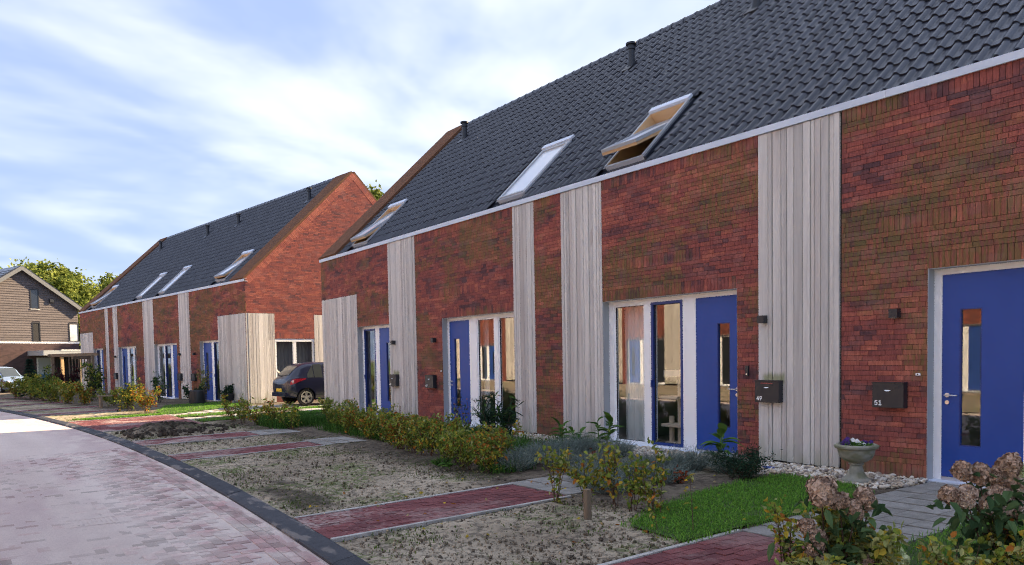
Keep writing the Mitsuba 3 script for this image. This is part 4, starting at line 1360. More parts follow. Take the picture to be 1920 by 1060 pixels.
def leaf_cards(P, D, L, W, tone, row, fold=0.25, droop=0.0):
    """Folded four-corner leaves at P, pointing along D: two triangles each."""
    n = len(P)
    L = np.broadcast_to(L, n); W = np.broadcast_to(W, n)
    side = np.cross(D, rand_dirs(n, 1.5)); side /= np.linalg.norm(side, axis=1, keepdims=True) + 1e-9
    nor = np.cross(side, D)
    rr = np.full(n, float(LI[row])) if isinstance(row, str) else np.asarray(row, float)
    down = np.array([0, 0, 1.0])
    t = P + D * L[:, None] - down * (droop * L)[:, None]
    if n > 20000:                                          # far crowns: plain four-corner leaves
        mid = P + D * (L * 0.45)[:, None]
        l = mid - side * (W / 2)[:, None] + nor * (W * fold)[:, None]
        r = mid + side * (W / 2)[:, None] + nor * (W * fold)[:, None]
        v = np.stack([P, r, t, l], 1); q = np.array([[0, 1, 2], [0, 2, 3]])
    else:                                                  # six corners: an oval with a point
        m1, m2 = P + D * (L * 0.28)[:, None], P + D * (L * 0.66)[:, None] - down * (droop * L * .4)[:, None]
        e = lambda c, w, sg: c + sg * side * (W * w)[:, None] + nor * (W * fold * w * 2)[:, None]
        v = np.stack([P, e(m1, .42, 1), e(m2, .40, 1), t, e(m2, .40, -1), e(m1, .42, -1)], 1); q = np.array([[0, 1, 2], [0, 2, 3], [0, 3, 4], [0, 4, 5]])
    k = v.shape[1]
    f = (np.arange(n) * k)[:, None, None] + q
    return v.reshape(-1, 3), f.reshape(-1, 3), np.repeat(np.stack([np.broadcast_to(tone, n), rr], -1), k, 0)


def rows_mix(n, mix):
    ks = list(mix); p = np.array([mix[q] for q in ks]); return R.choice([LI[q] for q in ks], n, p=p / p.sum())


fl = thing('pansies', 'violet and white pansies growing in the stone urn', 'flowers')
P = np.stack([ux + R.normal(0, .085, 260).clip(-.17, .17), uy + R.normal(0, .085, 260).clip(-.17, .17), uz + .41 + R.uniform(0, .06, 260)], -1)
m = MB(); m.raw(*leaf_cards(P, rand_dirs(260, .5), 0.035, 0.022, R.random(260), 'glossy')); part(fl, 'foliage', m, 'm_leaf')
for (dx, dy, dz, col) in [(-.10, .08, .49, 'violet'), (-.13, .03, .475, 'violet'), (-.08, .06, .515, 'violet'), (-.02, -.02, .49, 'white'), (-.035, .02, .50, 'white'), (-.005, -.04, .465, 'white'), (.06, -.06, .475, 'violet'), (.09, -.07, .465, 'violet'), (.11, -.12, .475, 'violet'), (.02, -.08, .45, 'white'), (-.12, .10, .46, 'violet')]:
    c = np.array([ux + dx, uy + dy, uz + dz]); m = MB()
    d = np.array([-0.72, -0.6, 0.35]); a1 = np.cross(d, [0, 0, 1.0]); a1 /= np.linalg.norm(a1); a2 = np.cross(a1, d)
    for q in range(5):
        th = q * 2 * np.pi / 5 + 0.3
        dd = a1 * math.cos(th) + a2 * math.sin(th)
        sd = -a1 * math.sin(th) + a2 * math.cos(th)
        pts = [c, c + dd * .012 + sd * .014, c + dd * .026 + sd * .008, c + dd * .026 - sd * .008, c + dd * .012 - sd * .014]
        m.raw(np.array(pts) + d * R.normal(0, .003), [[0, 1, 2], [0, 2, 3], [0, 3, 4]], (R.random(), float(LI[col])))
    part(fl, 'flower', m, 'm_flower')
# blue scrap lying in the pebbles
m = MB(); c = np.array([8.62, 6.25, zs(8.62, 6.25) + .03])
m.raw(c + np.array([[-.05, -.12, 0], [.05, -.1, .02], [.06, .1, .012], [-.04, .12, .004]]), [[0, 1, 2, 3]]); single('plastic_scrap', m, 'm_blue', 'small blue scrap lying in the pebbles below the wide wood strip', 'litter')

# ------------------------------------------------------------------ plants
def shrub(name, label, cat, x, y, hgt, rad, nleaf, L, W, mix, stems=6, group=None, z=None, shape='up', tone=(0, 1), stem_bsdf='m_twig', flat=0.0, leafmat='m_leaf', lean=(0, 0)):
    k = thing(name, label, cat, group)
    z0 = (zs(x, y) if z is None else z) - 0.02
    st = MB(); pts_all = []
    for s in range(stems):
        a = R.uniform(0, 2 * np.pi); rr = rad * math.sqrt(R.random()) * (0.9 if shape == 'up' else 1.0)
        hh = hgt * R.uniform(0.62, 1.0)
        base = np.array([x + R.normal(0, rad * 0.15), y + R.normal(0, rad * 0.15), z0])
        tip = np.array([x + rr * math.cos(a) + lean[0], y + rr * math.sin(a) + lean[1], z0 + hh * (1 if shape == 'up' else R.uniform(.45, 1))])
        ctl = (base * 0.45 + tip * 0.55) + np.array([R.normal(0, rad * .12), R.normal(0, rad * .12), 0])
        t = np.linspace(0, 1, 6)[:, None]
        c = (1 - t) ** 2 * base + 2 * t * (1 - t) * ctl + t ** 2 * tip
        st.tube(c, np.linspace(0.006, 0.002, 6) * (hgt + .3), 4)
        pts_all.append(c)
        for b in range(5):                                   # side twigs
            q = R.uniform(0.25, 0.95); o = (1 - q) ** 2 * base + 2 * q * (1 - q) * ctl + q ** 2 * tip
            d = rand_dirs(1, 0.7)[0]; e = o + d * hgt * R.uniform(.12, .28) * (1.1 - 0.6 * q)
            st.tube(np.array([o, (o + e) / 2 + R.normal(0, .004, 3), e]), np.array([.003, .002, .0012]) * (hgt + .4), 3, caps=False)
            pts_all.append(np.array([o, o * .6 + e * .4, o * .3 + e * .7, e]))
    part(k, 'stem', st, stem_bsdf)
    A = [p[R.integers(1, len(p))] for p in (pts_all[i] for i in R.integers(0, len(pts_all), nleaf))]
    Pp = np.array(A) + R.normal(0, 0.018 + 0.03 * rad, (nleaf, 3))
    Pp[:, 2] = np.maximum(Pp[:, 2], z0 + 0.03)
    D = rand_dirs(nleaf, 0.25); D[:, 2] *= (1 - flat); D /= np.linalg.norm(D, axis=1, keepdims=True)
    m = MB(); m.raw(*leaf_cards(Pp, D, L * R.uniform(.6, 1.25, nleaf), W * R.uniform(.7, 1.2, nleaf), R.uniform(*tone, nleaf), rows_mix(nleaf, mix), droop=0.12))
    part(k, 'foliage', m, leafmat)
    return k


GREENISH = {'beech_green': .74, 'beech_pale': .15, 'beech_yellow': .08, 'beech_orange': .03}
YELLOW = {'beech_green': .46, 'beech_pale': .25, 'beech_yellow': .22, 'beech_orange': .07}
ORANGE = {'beech_green': .52, 'beech_pale': .12, 'beech_yellow': .14, 'beech_orange': .17, 'redleaf': .05}
GRP = 'young beech hedge plants between the bare plots and the beds'
hedge = [(7.0, 16.9, GREENISH), (6.95, 16.2, GREENISH), (6.9, 15.5, ORANGE), (6.85, 14.9, GREENISH), (6.78, 14.2, ORANGE), (6.7, 13.5, GREENISH), (6.55, 12.9, ORANGE), (6.45, 12.3, ORANGE),
         (6.4, 11.7, YELLOW), (6.3, 11.1, YELLOW), (6.2, 10.5, GREENISH), (6.1, 9.95, YELLOW), (6.0, 9.4, GREENISH), (5.95, 8.9, ORANGE), (7.3, 15.9, ORANGE), (7.25, 14.6, GREENISH), (7.1, 13.0, GREENISH), (6.9, 11.9, GREENISH), (6.75, 10.9, GREENISH), (6.6, 10.0, YELLOW), (6.45, 9.2, ORANGE)]
ORD = ['first', 'second', 'third', 'fourth', 'fifth', 'sixth', 'seventh', 'eighth', 'ninth', 'tenth', 'eleventh', 'twelfth', 'thirteenth', 'fourteenth']
for i, (x, y, mx) in enumerate(hedge):
    nm = {id(GREENISH): 'green-yellow', id(YELLOW): 'yellow', id(ORANGE): 'orange-brown'}[id(mx)]
    where = f'{ORD[i]} from the far end in the front line of the long hedge' if i < 14 else f'{ORD[i - 14]} from the far end in the rear line of the long hedge'
    shrub('beech_shrub', f'{nm} young beech, {where}', 'shrub', x + R.normal(0, .06), y, R.uniform(.52, .80), .36, 640, .062, .040, mx, 9, group='young beech hedge plants along the long bare plot')
for i, (x, y, lb, mx, hh) in enumerate([(5.28, 6.55, 'thin young beech with orange tips beside the end of the second path', YELLOW, .72), (5.55, 6.35, 'young beech left of the short wooden stake', YELLOW, .62), (5.62, 5.95, 'fullest yellow-green young beech behind the wooden stake', YELLOW, .85), (5.55, 5.62, 'yellow-green young beech right of the wooden stake', GREENISH, .7),
                                    (5.6, 5.35, 'slender yellow beech at the left corner of the small lawn', YELLOW, .75)]):
    shrub('beech_shrub', lb, 'shrub', x, y, hh, .22, 230, .062, .040, mx, 4)
for i, (x, y, lb, hh) in enumerate([(5.08, 4.85, 'nearly bare beech twig at the lower edge of the small lawn, left one', .42), (5.28, 4.62, 'nearly bare beech twig at the lower edge of the small lawn, right one', .60)]):
    shrub('beech_sapling', lb, 'sapling', x, y, hh, .10, 14, .055, .036, YELLOW, 1)
for i, (x, y, lb, mx, hh) in enumerate([(5.95, 21.3, 'brownish beech hedge plant in front of the parked dark car, left one', ORANGE, .75), (6.0, 20.6, 'olive beech hedge plant in front of the parked dark car', GREENISH, .7), (6.05, 19.6, 'brownish beech hedge plant at the end of the fourth path', ORANGE, .6), (6.2, 18.5, 'brown beech hedge plant before the corner of the near row', ORANGE, .72), (6.3, 17.7, 'olive beech hedge plant before the corner of the near row', GREENISH, .66)]):
    shrub('beech_shrub', lb, 'shrub', x, y, hh, .38, 420, .062, .042, mx, 7)
# long grass among the hedge plants
for j, (xa, xb, ya, yb, n_, hg, lb) in enumerate([(6.0, 8.3, 17.4, 20.2, 5200, .34, 'tall dark green grass between the hedge and the corner of the near row'), (6.6, 8.6, 9.2, 17.0, 9000, .26, 'long grass growing behind the beech hedge'), (5.9, 6.6, 8.6, 9.6, 500, .2, 'tuft of long grass at the right end of the hedge')]):
    P = np.stack([R.uniform(xa, xb, n_), R.uniform(ya, yb, n_)], -1)
    w = meshkit.fbm(np.column_stack([P * 1.3, np.full(n_, 2.0)]), 3, 4); P = P[w > 0.36]
    g = MB(); g.raw(*blades(P, zg(P[:, 0], P[:, 1]), hg, .011, 'longgrass', 1.0)); single('long_grass', g, 'm_leaf', lb, 'grass', kind='stuff')


def tuft(name, label, cat, x, y, hgt, rad, n, wid, row, group=None, tone=(0, 1), spread=0.9):
    """A cushion of thin upright shoots (lavender and the like)."""
    k = thing(name, label, cat, group)
    z0 = zs(x, y) - .01
    a = R.uniform(0, 2 * np.pi, n); q = np.sqrt(R.random(n)); r0 = rad * .35 * q; r1 = rad * (0.25 + spread * q) * R.uniform(.7, 1.1, n)
    b = np.stack([x + r0 * np.cos(a), y + r0 * np.sin(a), np.full(n, z0)], -1)
    hh = hgt * R.uniform(.55, 1.1, n) * (1.05 - .45 * q)
    t = np.stack([x + r1 * np.cos(a) + R.normal(0, .02, n), y + r1 * np.sin(a) + R.normal(0, .02, n), z0 + hh], -1)
    mid = b * .45 + t * .55 + np.array([0, 0, 1]) * (hh * .12)[:, None]
    s = np.cross(t - b, R.normal(size=(n, 3))); s /= np.linalg.norm(s, axis=1, keepdims=True)
    w = wid * R.uniform(.7, 1.3, n)[:, None]
    v = np.stack([b - s * w * .4, b + s * w * .4, mid + s * w, mid - s * w, t], 1)
    f = (np.arange(n) * 5)[:, None, None] + np.array([[0, 1, 2], [0, 2, 3], [3, 2, 4]])
    uv = np.repeat(np.stack([R.uniform(*tone, n), np.full(n, float(LI[row]))], -1), 5, 0)
    m = MB(); m.raw(v.reshape(-1, 3), f.reshape(-1, 3), uv)
    nl = n * 3                                             # short needles along the shoots
    i = R.integers(0, n, nl); u = R.uniform(.25, 1, nl)[:, None]
    P = b[i] * (1 - u) + t[i] * u + R.normal(0, .006, (nl, 3))
    D = (t[i] - b[i]); D /= np.linalg.norm(D, axis=1, keepdims=True); D = D * .8 + rand_dirs(nl) * .8; D /= np.linalg.norm(D, axis=1, keepdims=True)
    m.raw(*leaf_cards(P, D, .034 * R.uniform(.7, 1.3, nl), .007, R.uniform(*tone, nl), row))
    part(k, 'foliage', m, 'm_leaf')
    return k


LAV = [(6.35, 8.75, .30, 'leftmost grey-green lavender next to the hedge end'), (6.75, 9.05, .32, None), (7.2, 9.2, .33, None), (7.6, 9.25, .32, None), (8.0, 9.3, .34, None), (6.9, 8.5, .26, None), (8.2, 8.7, .30, None), (7.3, 8.2, .24, None),
       (7.25, 7.2, .30, None), (7.6, 7.05, .32, None), (7.95, 6.95, .34, None), (6.5, 7.4, .27, None), (6.3, 7.0, .24, None), (6.85, 7.05, .26, None), (8.15, 6.5, .28, None), (6.1, 6.6, .22, None), (7.05, 6.6, .22, None)]
LAVL = ['leftmost grey-green lavender next to the hedge end', 'lavender second from the hedge end, in the far row of cushions', 'lavender third from the hedge end, in the far row of cushions', 'lavender fourth from the hedge end, below the brick pier', 'lavender at the foot of the broad-leaved plants under the wood strip',
        'lavender in front of the far row of cushions, near the second path slabs', 'lavender on the pebble edge below the left window post beside door 49', 'lavender between the two rows of cushions, beside the red-leaved shrub', 'lavender below the blue sash window, nearest the yellow beeches', 'lavender below the blue sash window, middle of three',
        'lavender beside the broad-leaved plant before door 49', 'lavender behind the leftmost young yellow beech', 'low lavender directly behind the young beeches, left one', 'low lavender directly behind the fullest young beech', 'lavender left of the rounded dark green shrub', 'smallest lavender beside the wooden stake', 'small lavender behind the top corner of the small lawn']
for i, (x, y, hh, lb) in enumerate(LAV):
    tuft('lavender', LAVL[i], 'lavender', x, y, hh * 1.15, .36, 420, .0035, 'lavender', 'lavender cushions in the front beds', spread=.85)
shrub('dark_shrub', 'low rounded dark green shrub at the left edge of the pebbles by the lawn', 'shrub', 7.85, 6.02, .40, .46, 2400, .045, .014, {'dark': .85, 'fir': .15}, 26)
shrub('dark_bush', 'dark green bush with long leaves before the second door window', 'shrub', 8.0, 11.6, .95, .48, 620, .17, .030, {'dark': .8, 'glossy': .2}, 9)
shrub('thin_bush', 'thin dark twiggy bush before the second blue door', 'shrub', 8.2, 13.1, .85, .35, 130, .06, .03, {'dark': .6, 'beech_orange': .25, 'lavender': .15}, 8)
shrub('red_bush', 'small shrub with red leaves among the lavender', 'shrub', 7.55, 8.4, .22, .22, 120, .05, .034, {'redleaf': .8, 'dark': .2}, 5)
shrub('red_bush', 'tiny red-leaved shrub near the lawn behind the yellow beeches', 'shrub', 7.0, 6.35, .18, .14, 60, .05, .034, {'redleaf': .8, 'dark': .2}, 4)
tuft('broad_tuft', 'single green leafy tuft at the foot of the beech hedge', 'plant', 5.85, 10.0, .16, .2, 60, .012, 'glossy')


def big_leaf(p, d, L, W, droop, row, tone):
    """A broad pointed leaf with a sunken midrib, arched: 8 x 3 grid."""
    d = np.asarray(d, float); d /= np.linalg.norm(d)
    s = np.cross(d, [0, 0, 1.0]); s /= np.linalg.norm(s)
    n = 8; t = np.linspace(0, 1, n)
    c = np.asarray(p) + np.outer(t * L, d) - np.outer(droop * L * t ** 2, [0, 0, 1.0])
    wd = W * np.sin(np.pi * np.clip(t, 0.02, 1) ** 0.75) * 0.5 + 0.004 * (1 - t)
    up = np.cross(s, d)
    v = np.concatenate([c - np.outer(wd, s) + np.outer(wd * .35, up), c, c + np.outer(wd, s) + np.outer(wd * .35, up)])
    f = [[r * n + q, r * n + q + 1, (r + 1) * n + q + 1, (r + 1) * n + q] for r in range(2) for q in range(n - 1)]
    m = MB(); m.raw(v, f, (tone, float(LI[row]))); return m


def leafy(name, label, x, y, hgt, nst, L, W, row='glossy', group=None):
    k = thing(name, label, 'plant', group)
    z0 = zs(x, y)
    for s in range(nst):
        a0 = R.uniform(0, 6.28); off = np.array([math.cos(a0), math.sin(a0)]) * (.02 if nst == 1 else .10 + .08 * R.random())
        hh = hgt * R.uniform(.7, 1.0)
        base = np.array([x + off[0] * .4, y + off[1] * .4, z0]); tip = np.array([x + off[0], y + off[1], z0 + hh])
        m = MB(); m.tube(np.array([base, (base + tip) / 2, tip]), [.013, .011, .007], 7, (.6, float(LI[row]))); part(k, 'stem', m, 'm_flower', smooth=True)
        nl = int(5 + hh * 8)
        for q in range(nl):
            u = 0.25 + .75 * q / (nl - 1); a = q * 2.4 + a0
            p = base * (1 - u) + tip * u
            el = 0.35 + 0.9 * (u > .9) + .25 * R.random()
            d = np.array([math.cos(a), math.sin(a), el])
            part(k, 'leaf', big_leaf(p, d, L * R.uniform(.75, 1.1), W * R.uniform(.8, 1.1), .45 * R.uniform(.5, 1.2), row, R.uniform(.2, 1)), 'm_leaf', smooth=True)
    return k


leafy('broadleaf_plant', 'broad-leaved green plant before door 49', 8.15, 6.75, .52, 2, .34, .13)
leafy('broadleaf_plant', 'broad-leaved green plant at the left window post beside door 49', 8.45, 9.3, .62, 3, .34, .12)
leafy('broadleaf_plant', 'broad-leaved green plant before the narrow brick pier and wood strip', 8.5, 10.35, .42, 2, .32, .12)
leafy('broadleaf_plant', 'small broad-leaved plant between two larger ones under the wood strip', 8.35, 9.75, .30, 2, .28, .10)
leafy('hosta', 'lone large-leaved green plant at the front foot of the beech hedge', 5.72, 9.55, .10, 1, .24, .10)

# fallen leaves on lawn, paths and soil
P = np.stack([R.uniform(3, 8.2, 70), R.uniform(4.3, 9, 70)], -1)
m = MB(); z = zg(P[:, 0], P[:, 1]) + .03
D = rand_dirs(70); D[:, 2] *= .15; D /= np.linalg.norm(D, axis=1, keepdims=True)
m.raw(*leaf_cards(np.column_stack([P, z]), D, .055 * R.uniform(.5, 1.3, 70), .04, R.random(70), rows_mix(70, {'beech_yellow': .5, 'beech_orange': .3, 'straw': .2})))
single('fallen_leaves', m, 'm_leaf', 'yellow and brown fallen leaves scattered over lawn, path and soil', 'leaves', kind='stuff')

k = thing('stake', 'short weathered square wooden stake at the front of the beeches', 'stake')
m = MB(); m.boxes([[-.028, -.028, -.05], [-.027, -.027, .30]], [[.028, .028, .30], [.027, .027, .303]], [[.5, 0]] * 2)
m.v = [v + np.array([4.98, 5.69, zs(4.98, 5.69)]) for v in m.v]; m.put(nkey('stake_post_tmp'), 'm_stake')
scene[k] = scene.pop('stake_post_tmp'); _count.pop('stake_post_tmp')
for (x, y, hh, lb) in [(6.5, 12.6, .75, 'thin brown stick standing in the middle of the beech hedge'), (6.2, 18.7, .5, 'thin grey stick among the grass before the near row corner')]:
    m = MB(); m.tube(np.array([[x, y, zs(x, y) - .03], [x + .01, y, zs(x, y) + hh]]), .012, 8); single('stick', m, 'm_stake', lb, 'stake', smooth=40)


# hydrangeas
def bloom(c, r, col, n=230, tall=1.25):
    th = np.arccos(1 - 2 * (np.arange(n) + .5) / n * .94); ph = np.arange(n) * 2.39996
    d = np.stack([np.sin(th) * np.cos(ph), np.sin(th) * np.sin(ph), np.cos(th)], -1)
    lobes = rand_dirs(7, .3) * np.array([r, r, r * tall]) * .48; li = R.integers(0, 7, n)
    p = c + lobes[li] + d * r * .62 * R.uniform(.75, 1.12, (n, 1))
    keep = np.linalg.norm(p[:, None] - (c + lobes)[None], axis=2).min(1) > r * .42
    p, d = p[keep], d[keep]; n = len(p)
    m = MB()
    a1 = np.cross(d, rand_dirs(n)); a1 /= np.linalg.norm(a1, axis=1, keepdims=True); a2 = np.cross(d, a1)
    tone = np.clip(R.normal(.5, .33, n), 0, 1)
    sz = .024 * R.uniform(.75, 1.25, n)
    for q in range(4):
        e = a1 * math.cos(q * np.pi / 2) + a2 * math.sin(q * np.pi / 2); s = -a1 * math.sin(q * np.pi / 2) + a2 * math.cos(q * np.pi / 2)
        w = sz[:, None]
        lift = R.uniform(-.35, .55, (n, 1))
        v = np.stack([p, p + e * w * .7 + s * w * .62 + d * w * lift, p + e * w * 1.25 + d * w * (lift + R.normal(0, .2, (n, 1))), p + e * w * .7 - s * w * .62 + d * w * lift], 1)
        f = (np.arange(n) * 4)[:, None, None] + np.array([[0, 1, 2], [0, 2, 3]])
        m.raw(v.reshape(-1, 3), f.reshape(-1, 3), np.repeat(np.stack([np.clip(tone + R.normal(0, .1, n), 0, 1), np.full(n, float(LI[col]))], -1), 4, 0))
    core = trimesh.creation.icosphere(subdivisions=2); core.vertices = core.vertices * [r * .62, r * .62, r * .62 * tall] * (1 - .28 * np.maximum(core.vertices[:, 2:3], 0)) + c
    m.raw(core.vertices, core.faces, (0.05, float(LI[col])))
    return m


def hydrangea(label, x, y, flowers, nleaf, spread):
    k = thing('hydrangea', label, 'hydrangea')
    z0 = zs(x, y)
    for (fx, fy, fz, r, col) in flowers:
        c = np.array([fx, fy, fz])
        part(k, 'flower_head', bloom(c, r, col, int(4800 * r + 60)), 'm_flower')
        m = MB(); b = np.array([x + R.normal(0, .06), y + R.normal(0, .06), z0 - .02]); q = (b + c) / 2 + np.array([(fx - x) * .15, (fy - y) * .15, .05])
        m.tube(np.array([b, b * .5 + q * .5, q, c - [0, 0, r * .6]]), [.008, .007, .006, .004], 6); part(k, 'stem', m, 'm_twig', smooth=True)
    src = np.array([[f[0], f[1], f[2]] for f in flowers]); b0 = np.array([x, y, z0])
    i = R.integers(0, len(src), nleaf); u = R.uniform(.25, .97, nleaf)[:, None]
    P = b0 * (1 - u) + src[i] * u + R.normal(0, spread, (nleaf, 3)) * [1, 1, .6]; P[:, 2] = np.clip(P[:, 2], z0 + .04, src[i, 2] - .02)
    D = rand_dirs(nleaf); D[:, 2] = D[:, 2] * .4 - .1; D /= np.linalg.norm(D, axis=1, keepdims=True)
    m = MB(); m.raw(*leaf_cards(P, D, .105 * R.uniform(.6, 1.2, nleaf), .062 * R.uniform(.8, 1.2, nleaf), R.random(nleaf), 'hydra', fold=.18, droop=.35)); part(k, 'foliage', m, 'm_leaf')


HX = [[(4.708, 2.975, 0.594, 0.093, 'bloom_dry'), (4.805, 2.902, 0.526, 0.051, 'bloom_dry'), (4.962, 2.791, 0.559, 0.068, 'bloom_dry'), (4.888, 2.839, 0.478, 0.054, 'bloom_dry'), (4.662, 2.99, 0.265, 0.065, 'bloom_dry'), (4.649, 2.993, 0.168, 0.045, 'bloom_dry'), (4.934, 2.785, 0.09, 0.051, 'bloom_dry'), (5.118, 2.655, 0.129, 0.048, 'bloom_pale'), (4.613, 3.03, 0.364, 0.045, 'bloom_dry')], [(5.603, 2.462, 0.705, 0.06, 'bloom_dry'), (5.692, 2.397, 0.681, 0.058, 'bloom_dry'), (5.859, 2.28, 0.733, 0.078, 'bloom_dry'), (5.782, 2.332, 0.665, 0.046, 'bloom_dry'), (5.516, 2.515, 0.538, 0.058, 'bloom_dry'), (5.614, 2.444, 0.525, 0.063, 'bloom_pink'), (5.789, 2.32, 0.547, 0.063, 'bloom_pink'), (5.892, 2.248, 0.589, 0.063, 'bloom_pink'), (5.809, 2.301, 0.469, 0.06, 'bloom_pink'), (5.886, 2.244, 0.427, 0.06, 'bloom_pink'), (5.734, 2.354, 0.459, 0.052, 'bloom_pink'), (5.929, 2.227, 0.676, 0.046, 'bloom_pale')]]
hydrangea('hydrangea with large dried brown flower heads in front of the slab path', 4.92, 2.93, HX[0], 230, .09)
hydrangea('hydrangea with pinkish and brown flower heads in front of the nearest blue door', 5.86, 2.31, HX[1], 330, .11)
PALE = {'beech_green': .30, 'beech_pale': .52, 'beech_yellow': .13, 'beech_orange': .05}
for (x, y, lb, n_, hh, rr, mx) in [(5.0, 3.02, 'yellow-green beech growing through the brown hydrangea', 760, .62, .30, PALE), (4.72, 3.22, 'sparse yellow beech twigs left of the brown hydrangea', 150, .62, .24, YELLOW), (4.62, 2.95, 'leafy green beech at the bottom edge by the end of the red path', 620, .36, .36, PALE),
                                   (5.05, 2.72, 'leafy beech right below the brown hydrangea', 800, .46, .34, PALE),
                                   (5.1, 2.28, 'paler yellow-green beech in the lower right corner, left one', 260, .44, .32, PALE), (5.35, 1.98, 'yellow-green beech in the lower right corner, right one', 420, .54, .34, PALE), (5.75, 2.2, 'yellow beech under the pinkish hydrangea', 160, .50, .28, YELLOW)]:
    shrub('beech_shrub', lb, 'shrub', x, y, hh, rr, n_, .062, .042, mx, 7, tone=(.25, 1))


# ------------------------------------------------------------------ cars
def car(label, o, yaw, paint, st, wheels, L, plate=None, cat='car'):
    """st: stations from the rear to the nose (x, half width, z low, z belt, z roof, roof half width)."""
    k = thing('parked_car', label, cat)
    cs, sn = math.cos(yaw), math.sin(yaw)
    W = lambda p: np.stack([o[0] + np.asarray(p)[..., 0] * cs - np.asarray(p)[..., 1] * sn, o[1] + np.asarray(p)[..., 0] * sn + np.asarray(p)[..., 1] * cs, o[2] + np.asarray(p)[..., 2]], -1)
    st = np.array(st, float)
    from scipy.interpolate import PchipInterpolator
    xs = np.unique(np.concatenate([np.linspace(st[0, 0], st[-1, 0], 64), st[:, 0]]))
    S = np.stack([PchipInterpolator(st[:, 0], st[:, q])(xs) for q in range(6)], -1); S[:, 0] = xs

    def half(r):
        x, w, zl, zb, zr, wr = r
        a = [(w * .80, zl), (w * .95, zl + .05), (w, zl + .20), (w * 1.0, (zl + .2) * .4 + zb * .6), (w * .975, zb), (w * .955, zb + .012)]
        zt = max(zr, zb + .03)
        for u in (.25, .5, .75, .93):
            a.append((w * .955 + (wr - w * .955) * u ** 1.15, zb + .012 + (zt - .05 - zb) * u))
        a += [(wr * .90, zt - .012), (wr * .6, zt + .004), (0, zt + .012)]
        return a
    H = np.array([half(r) for r in S])
    n = H.shape[1]
    ring = np.concatenate([np.stack([np.repeat(S[:, :1], n, 1), H[..., 0], H[..., 1]], -1), np.stack([np.repeat(S[:, :1], n - 1, 1), -H[:, -2::-1, 0], H[:, -2::-1, 1]], -1)], 1)
    m_ = ring.shape[1]; f = [[a * m_ + b, a * m_ + (b + 1) % m_, (a + 1) * m_ + (b + 1) % m_, (a + 1) * m_ + b] for a in range(len(S) - 1) for b in range(m_)]
    vv = ring.reshape(-1, 3)
    f = np.array(f); f = np.vstack([f[:, [0, 1, 2]], f[:, [0, 2, 3]]])
    c0, c1 = len(vv), len(vv) + 1
    vv = np.vstack([vv, ring[0].mean(0), ring[-1].mean(0)])
    caps = [[(b + 1) % m_, b, c0] for b in range(m_)] + [[(len(S) - 1) * m_ + b, (len(S) - 1) * m_ + (b + 1) % m_, c1] for b in range(m_)]
    body = trimesh.Trimesh(vv, np.vstack([f, caps]), process=True)
    body.fix_normals()
    try:
        for (x, r) in wheels:
            for sd in (-1, 1):
                cyl = trimesh.creation.cylinder(r + .045, 0.36, sections=36); cyl.apply_transform(trimesh.transformations.rotation_matrix(np.pi / 2, [1, 0, 0])); cyl.apply_translation([x, sd * .74, r])
                body = trimesh.boolean.difference([body, cyl], engine='manifold')
    except Exception as ex:
        print('wheel wells not cut', ex)
    b = MB(); b.raw(W(body.vertices), body.faces); part(k, 'body', b, paint, smooth=28)

    def surf(x, u, side):                      # a point on the side, u from belt (0) to roof edge (1), a little proud
        r = [np.interp(x, xs, S[:, q]) for q in range(6)]
        w, zb, zt, wr = r[1], r[3], max(r[4], r[3] + .03), r[5]
        y = w * .955 + (wr - w * .955) * u ** 1.15 + .006
        return [x, side * y, zb + .012 + (zt - .05 - zb) * u]
    return k, W, surf, S, xs


def wheel(k, W, x, y, r, side):
    wk = nkey(k + '__wheel')
    prof = [(r * .66, -.085), (r * .93, -.088), (r * .985, -.06), (r, -.03), (r, .03), (r * .985, .06), (r * .93, .088), (r * .66, .085)]
    th = np.linspace(0, 2 * np.pi, 37)[:-1]; n = 36
    prof = np.array(prof)
    v = np.stack([x + prof[:, :1] * np.cos(th), y + np.repeat(prof[:, 1:], n, 1), r + prof[:, :1] * np.sin(th)], -1)
    L = len(prof); f = [[a * n + b, a * n + (b + 1) % n, (a + 1) * n + (b + 1) % n, (a + 1) * n + b] for a in range(L - 1) for b in range(n)]
    m = MB(); m.raw(W(v.reshape(-1, 3)), f); m.put(wk, 'm_tyre', 35); 
    o = side * .086
    m = MB()
    rim = np.array([(r * .70, side * .088), (r * .70, side * .094), (r * .60, side * .09), (r * .60, side * .03)])
    v = np.stack([x + rim[:, :1] * np.cos(th), y + np.repeat(rim[:, 1:], n, 1), r + rim[:, :1] * np.sin(th)], -1)
    f = [[a * n + b, a * n + (b + 1) % n, (a + 1) * n + (b + 1) % n, (a + 1) * n + b] for a in range(3) for b in range(n)]
    m.raw(W(v.reshape(-1, 3)), f)
    for q in range(5):
        a = q * 2 * np.pi / 5 + .3
        d = np.array([math.cos(a), math.sin(a)]); s = np.array([-d[1], d[0]])
        P = [d * r * .08 + s * r * .10, d * r * .62 + s * r * .155, d * r * .62 - s * r * .155, d * r * .08 - s * r * .10]
        vf = [[x + p[0], y + side * .082, r + p[1]] for p in P] + [[x + p[0], y + side * .05, r + p[1]] for p in P]
        m.raw(W(np.array(vf)), [[0, 1, 2, 3], [0, 4, 5, 1], [1, 5, 6, 2], [2, 6, 7, 3], [3, 7, 4, 0]])
    c = np.array([[x, y + side * .04, r], [x, y + side * .09, r]]); m.tube(W(c), r * .15, 14)
    part(wk, 'rim', m, 'm_alloy')
    c = np.array([[x, y + side * .01, r], [x, y + side * .02, r]]); m = MB(); m.tube(W(c), r * .62, 24); part(wk, 'brake_drum', m, 'm_dark')


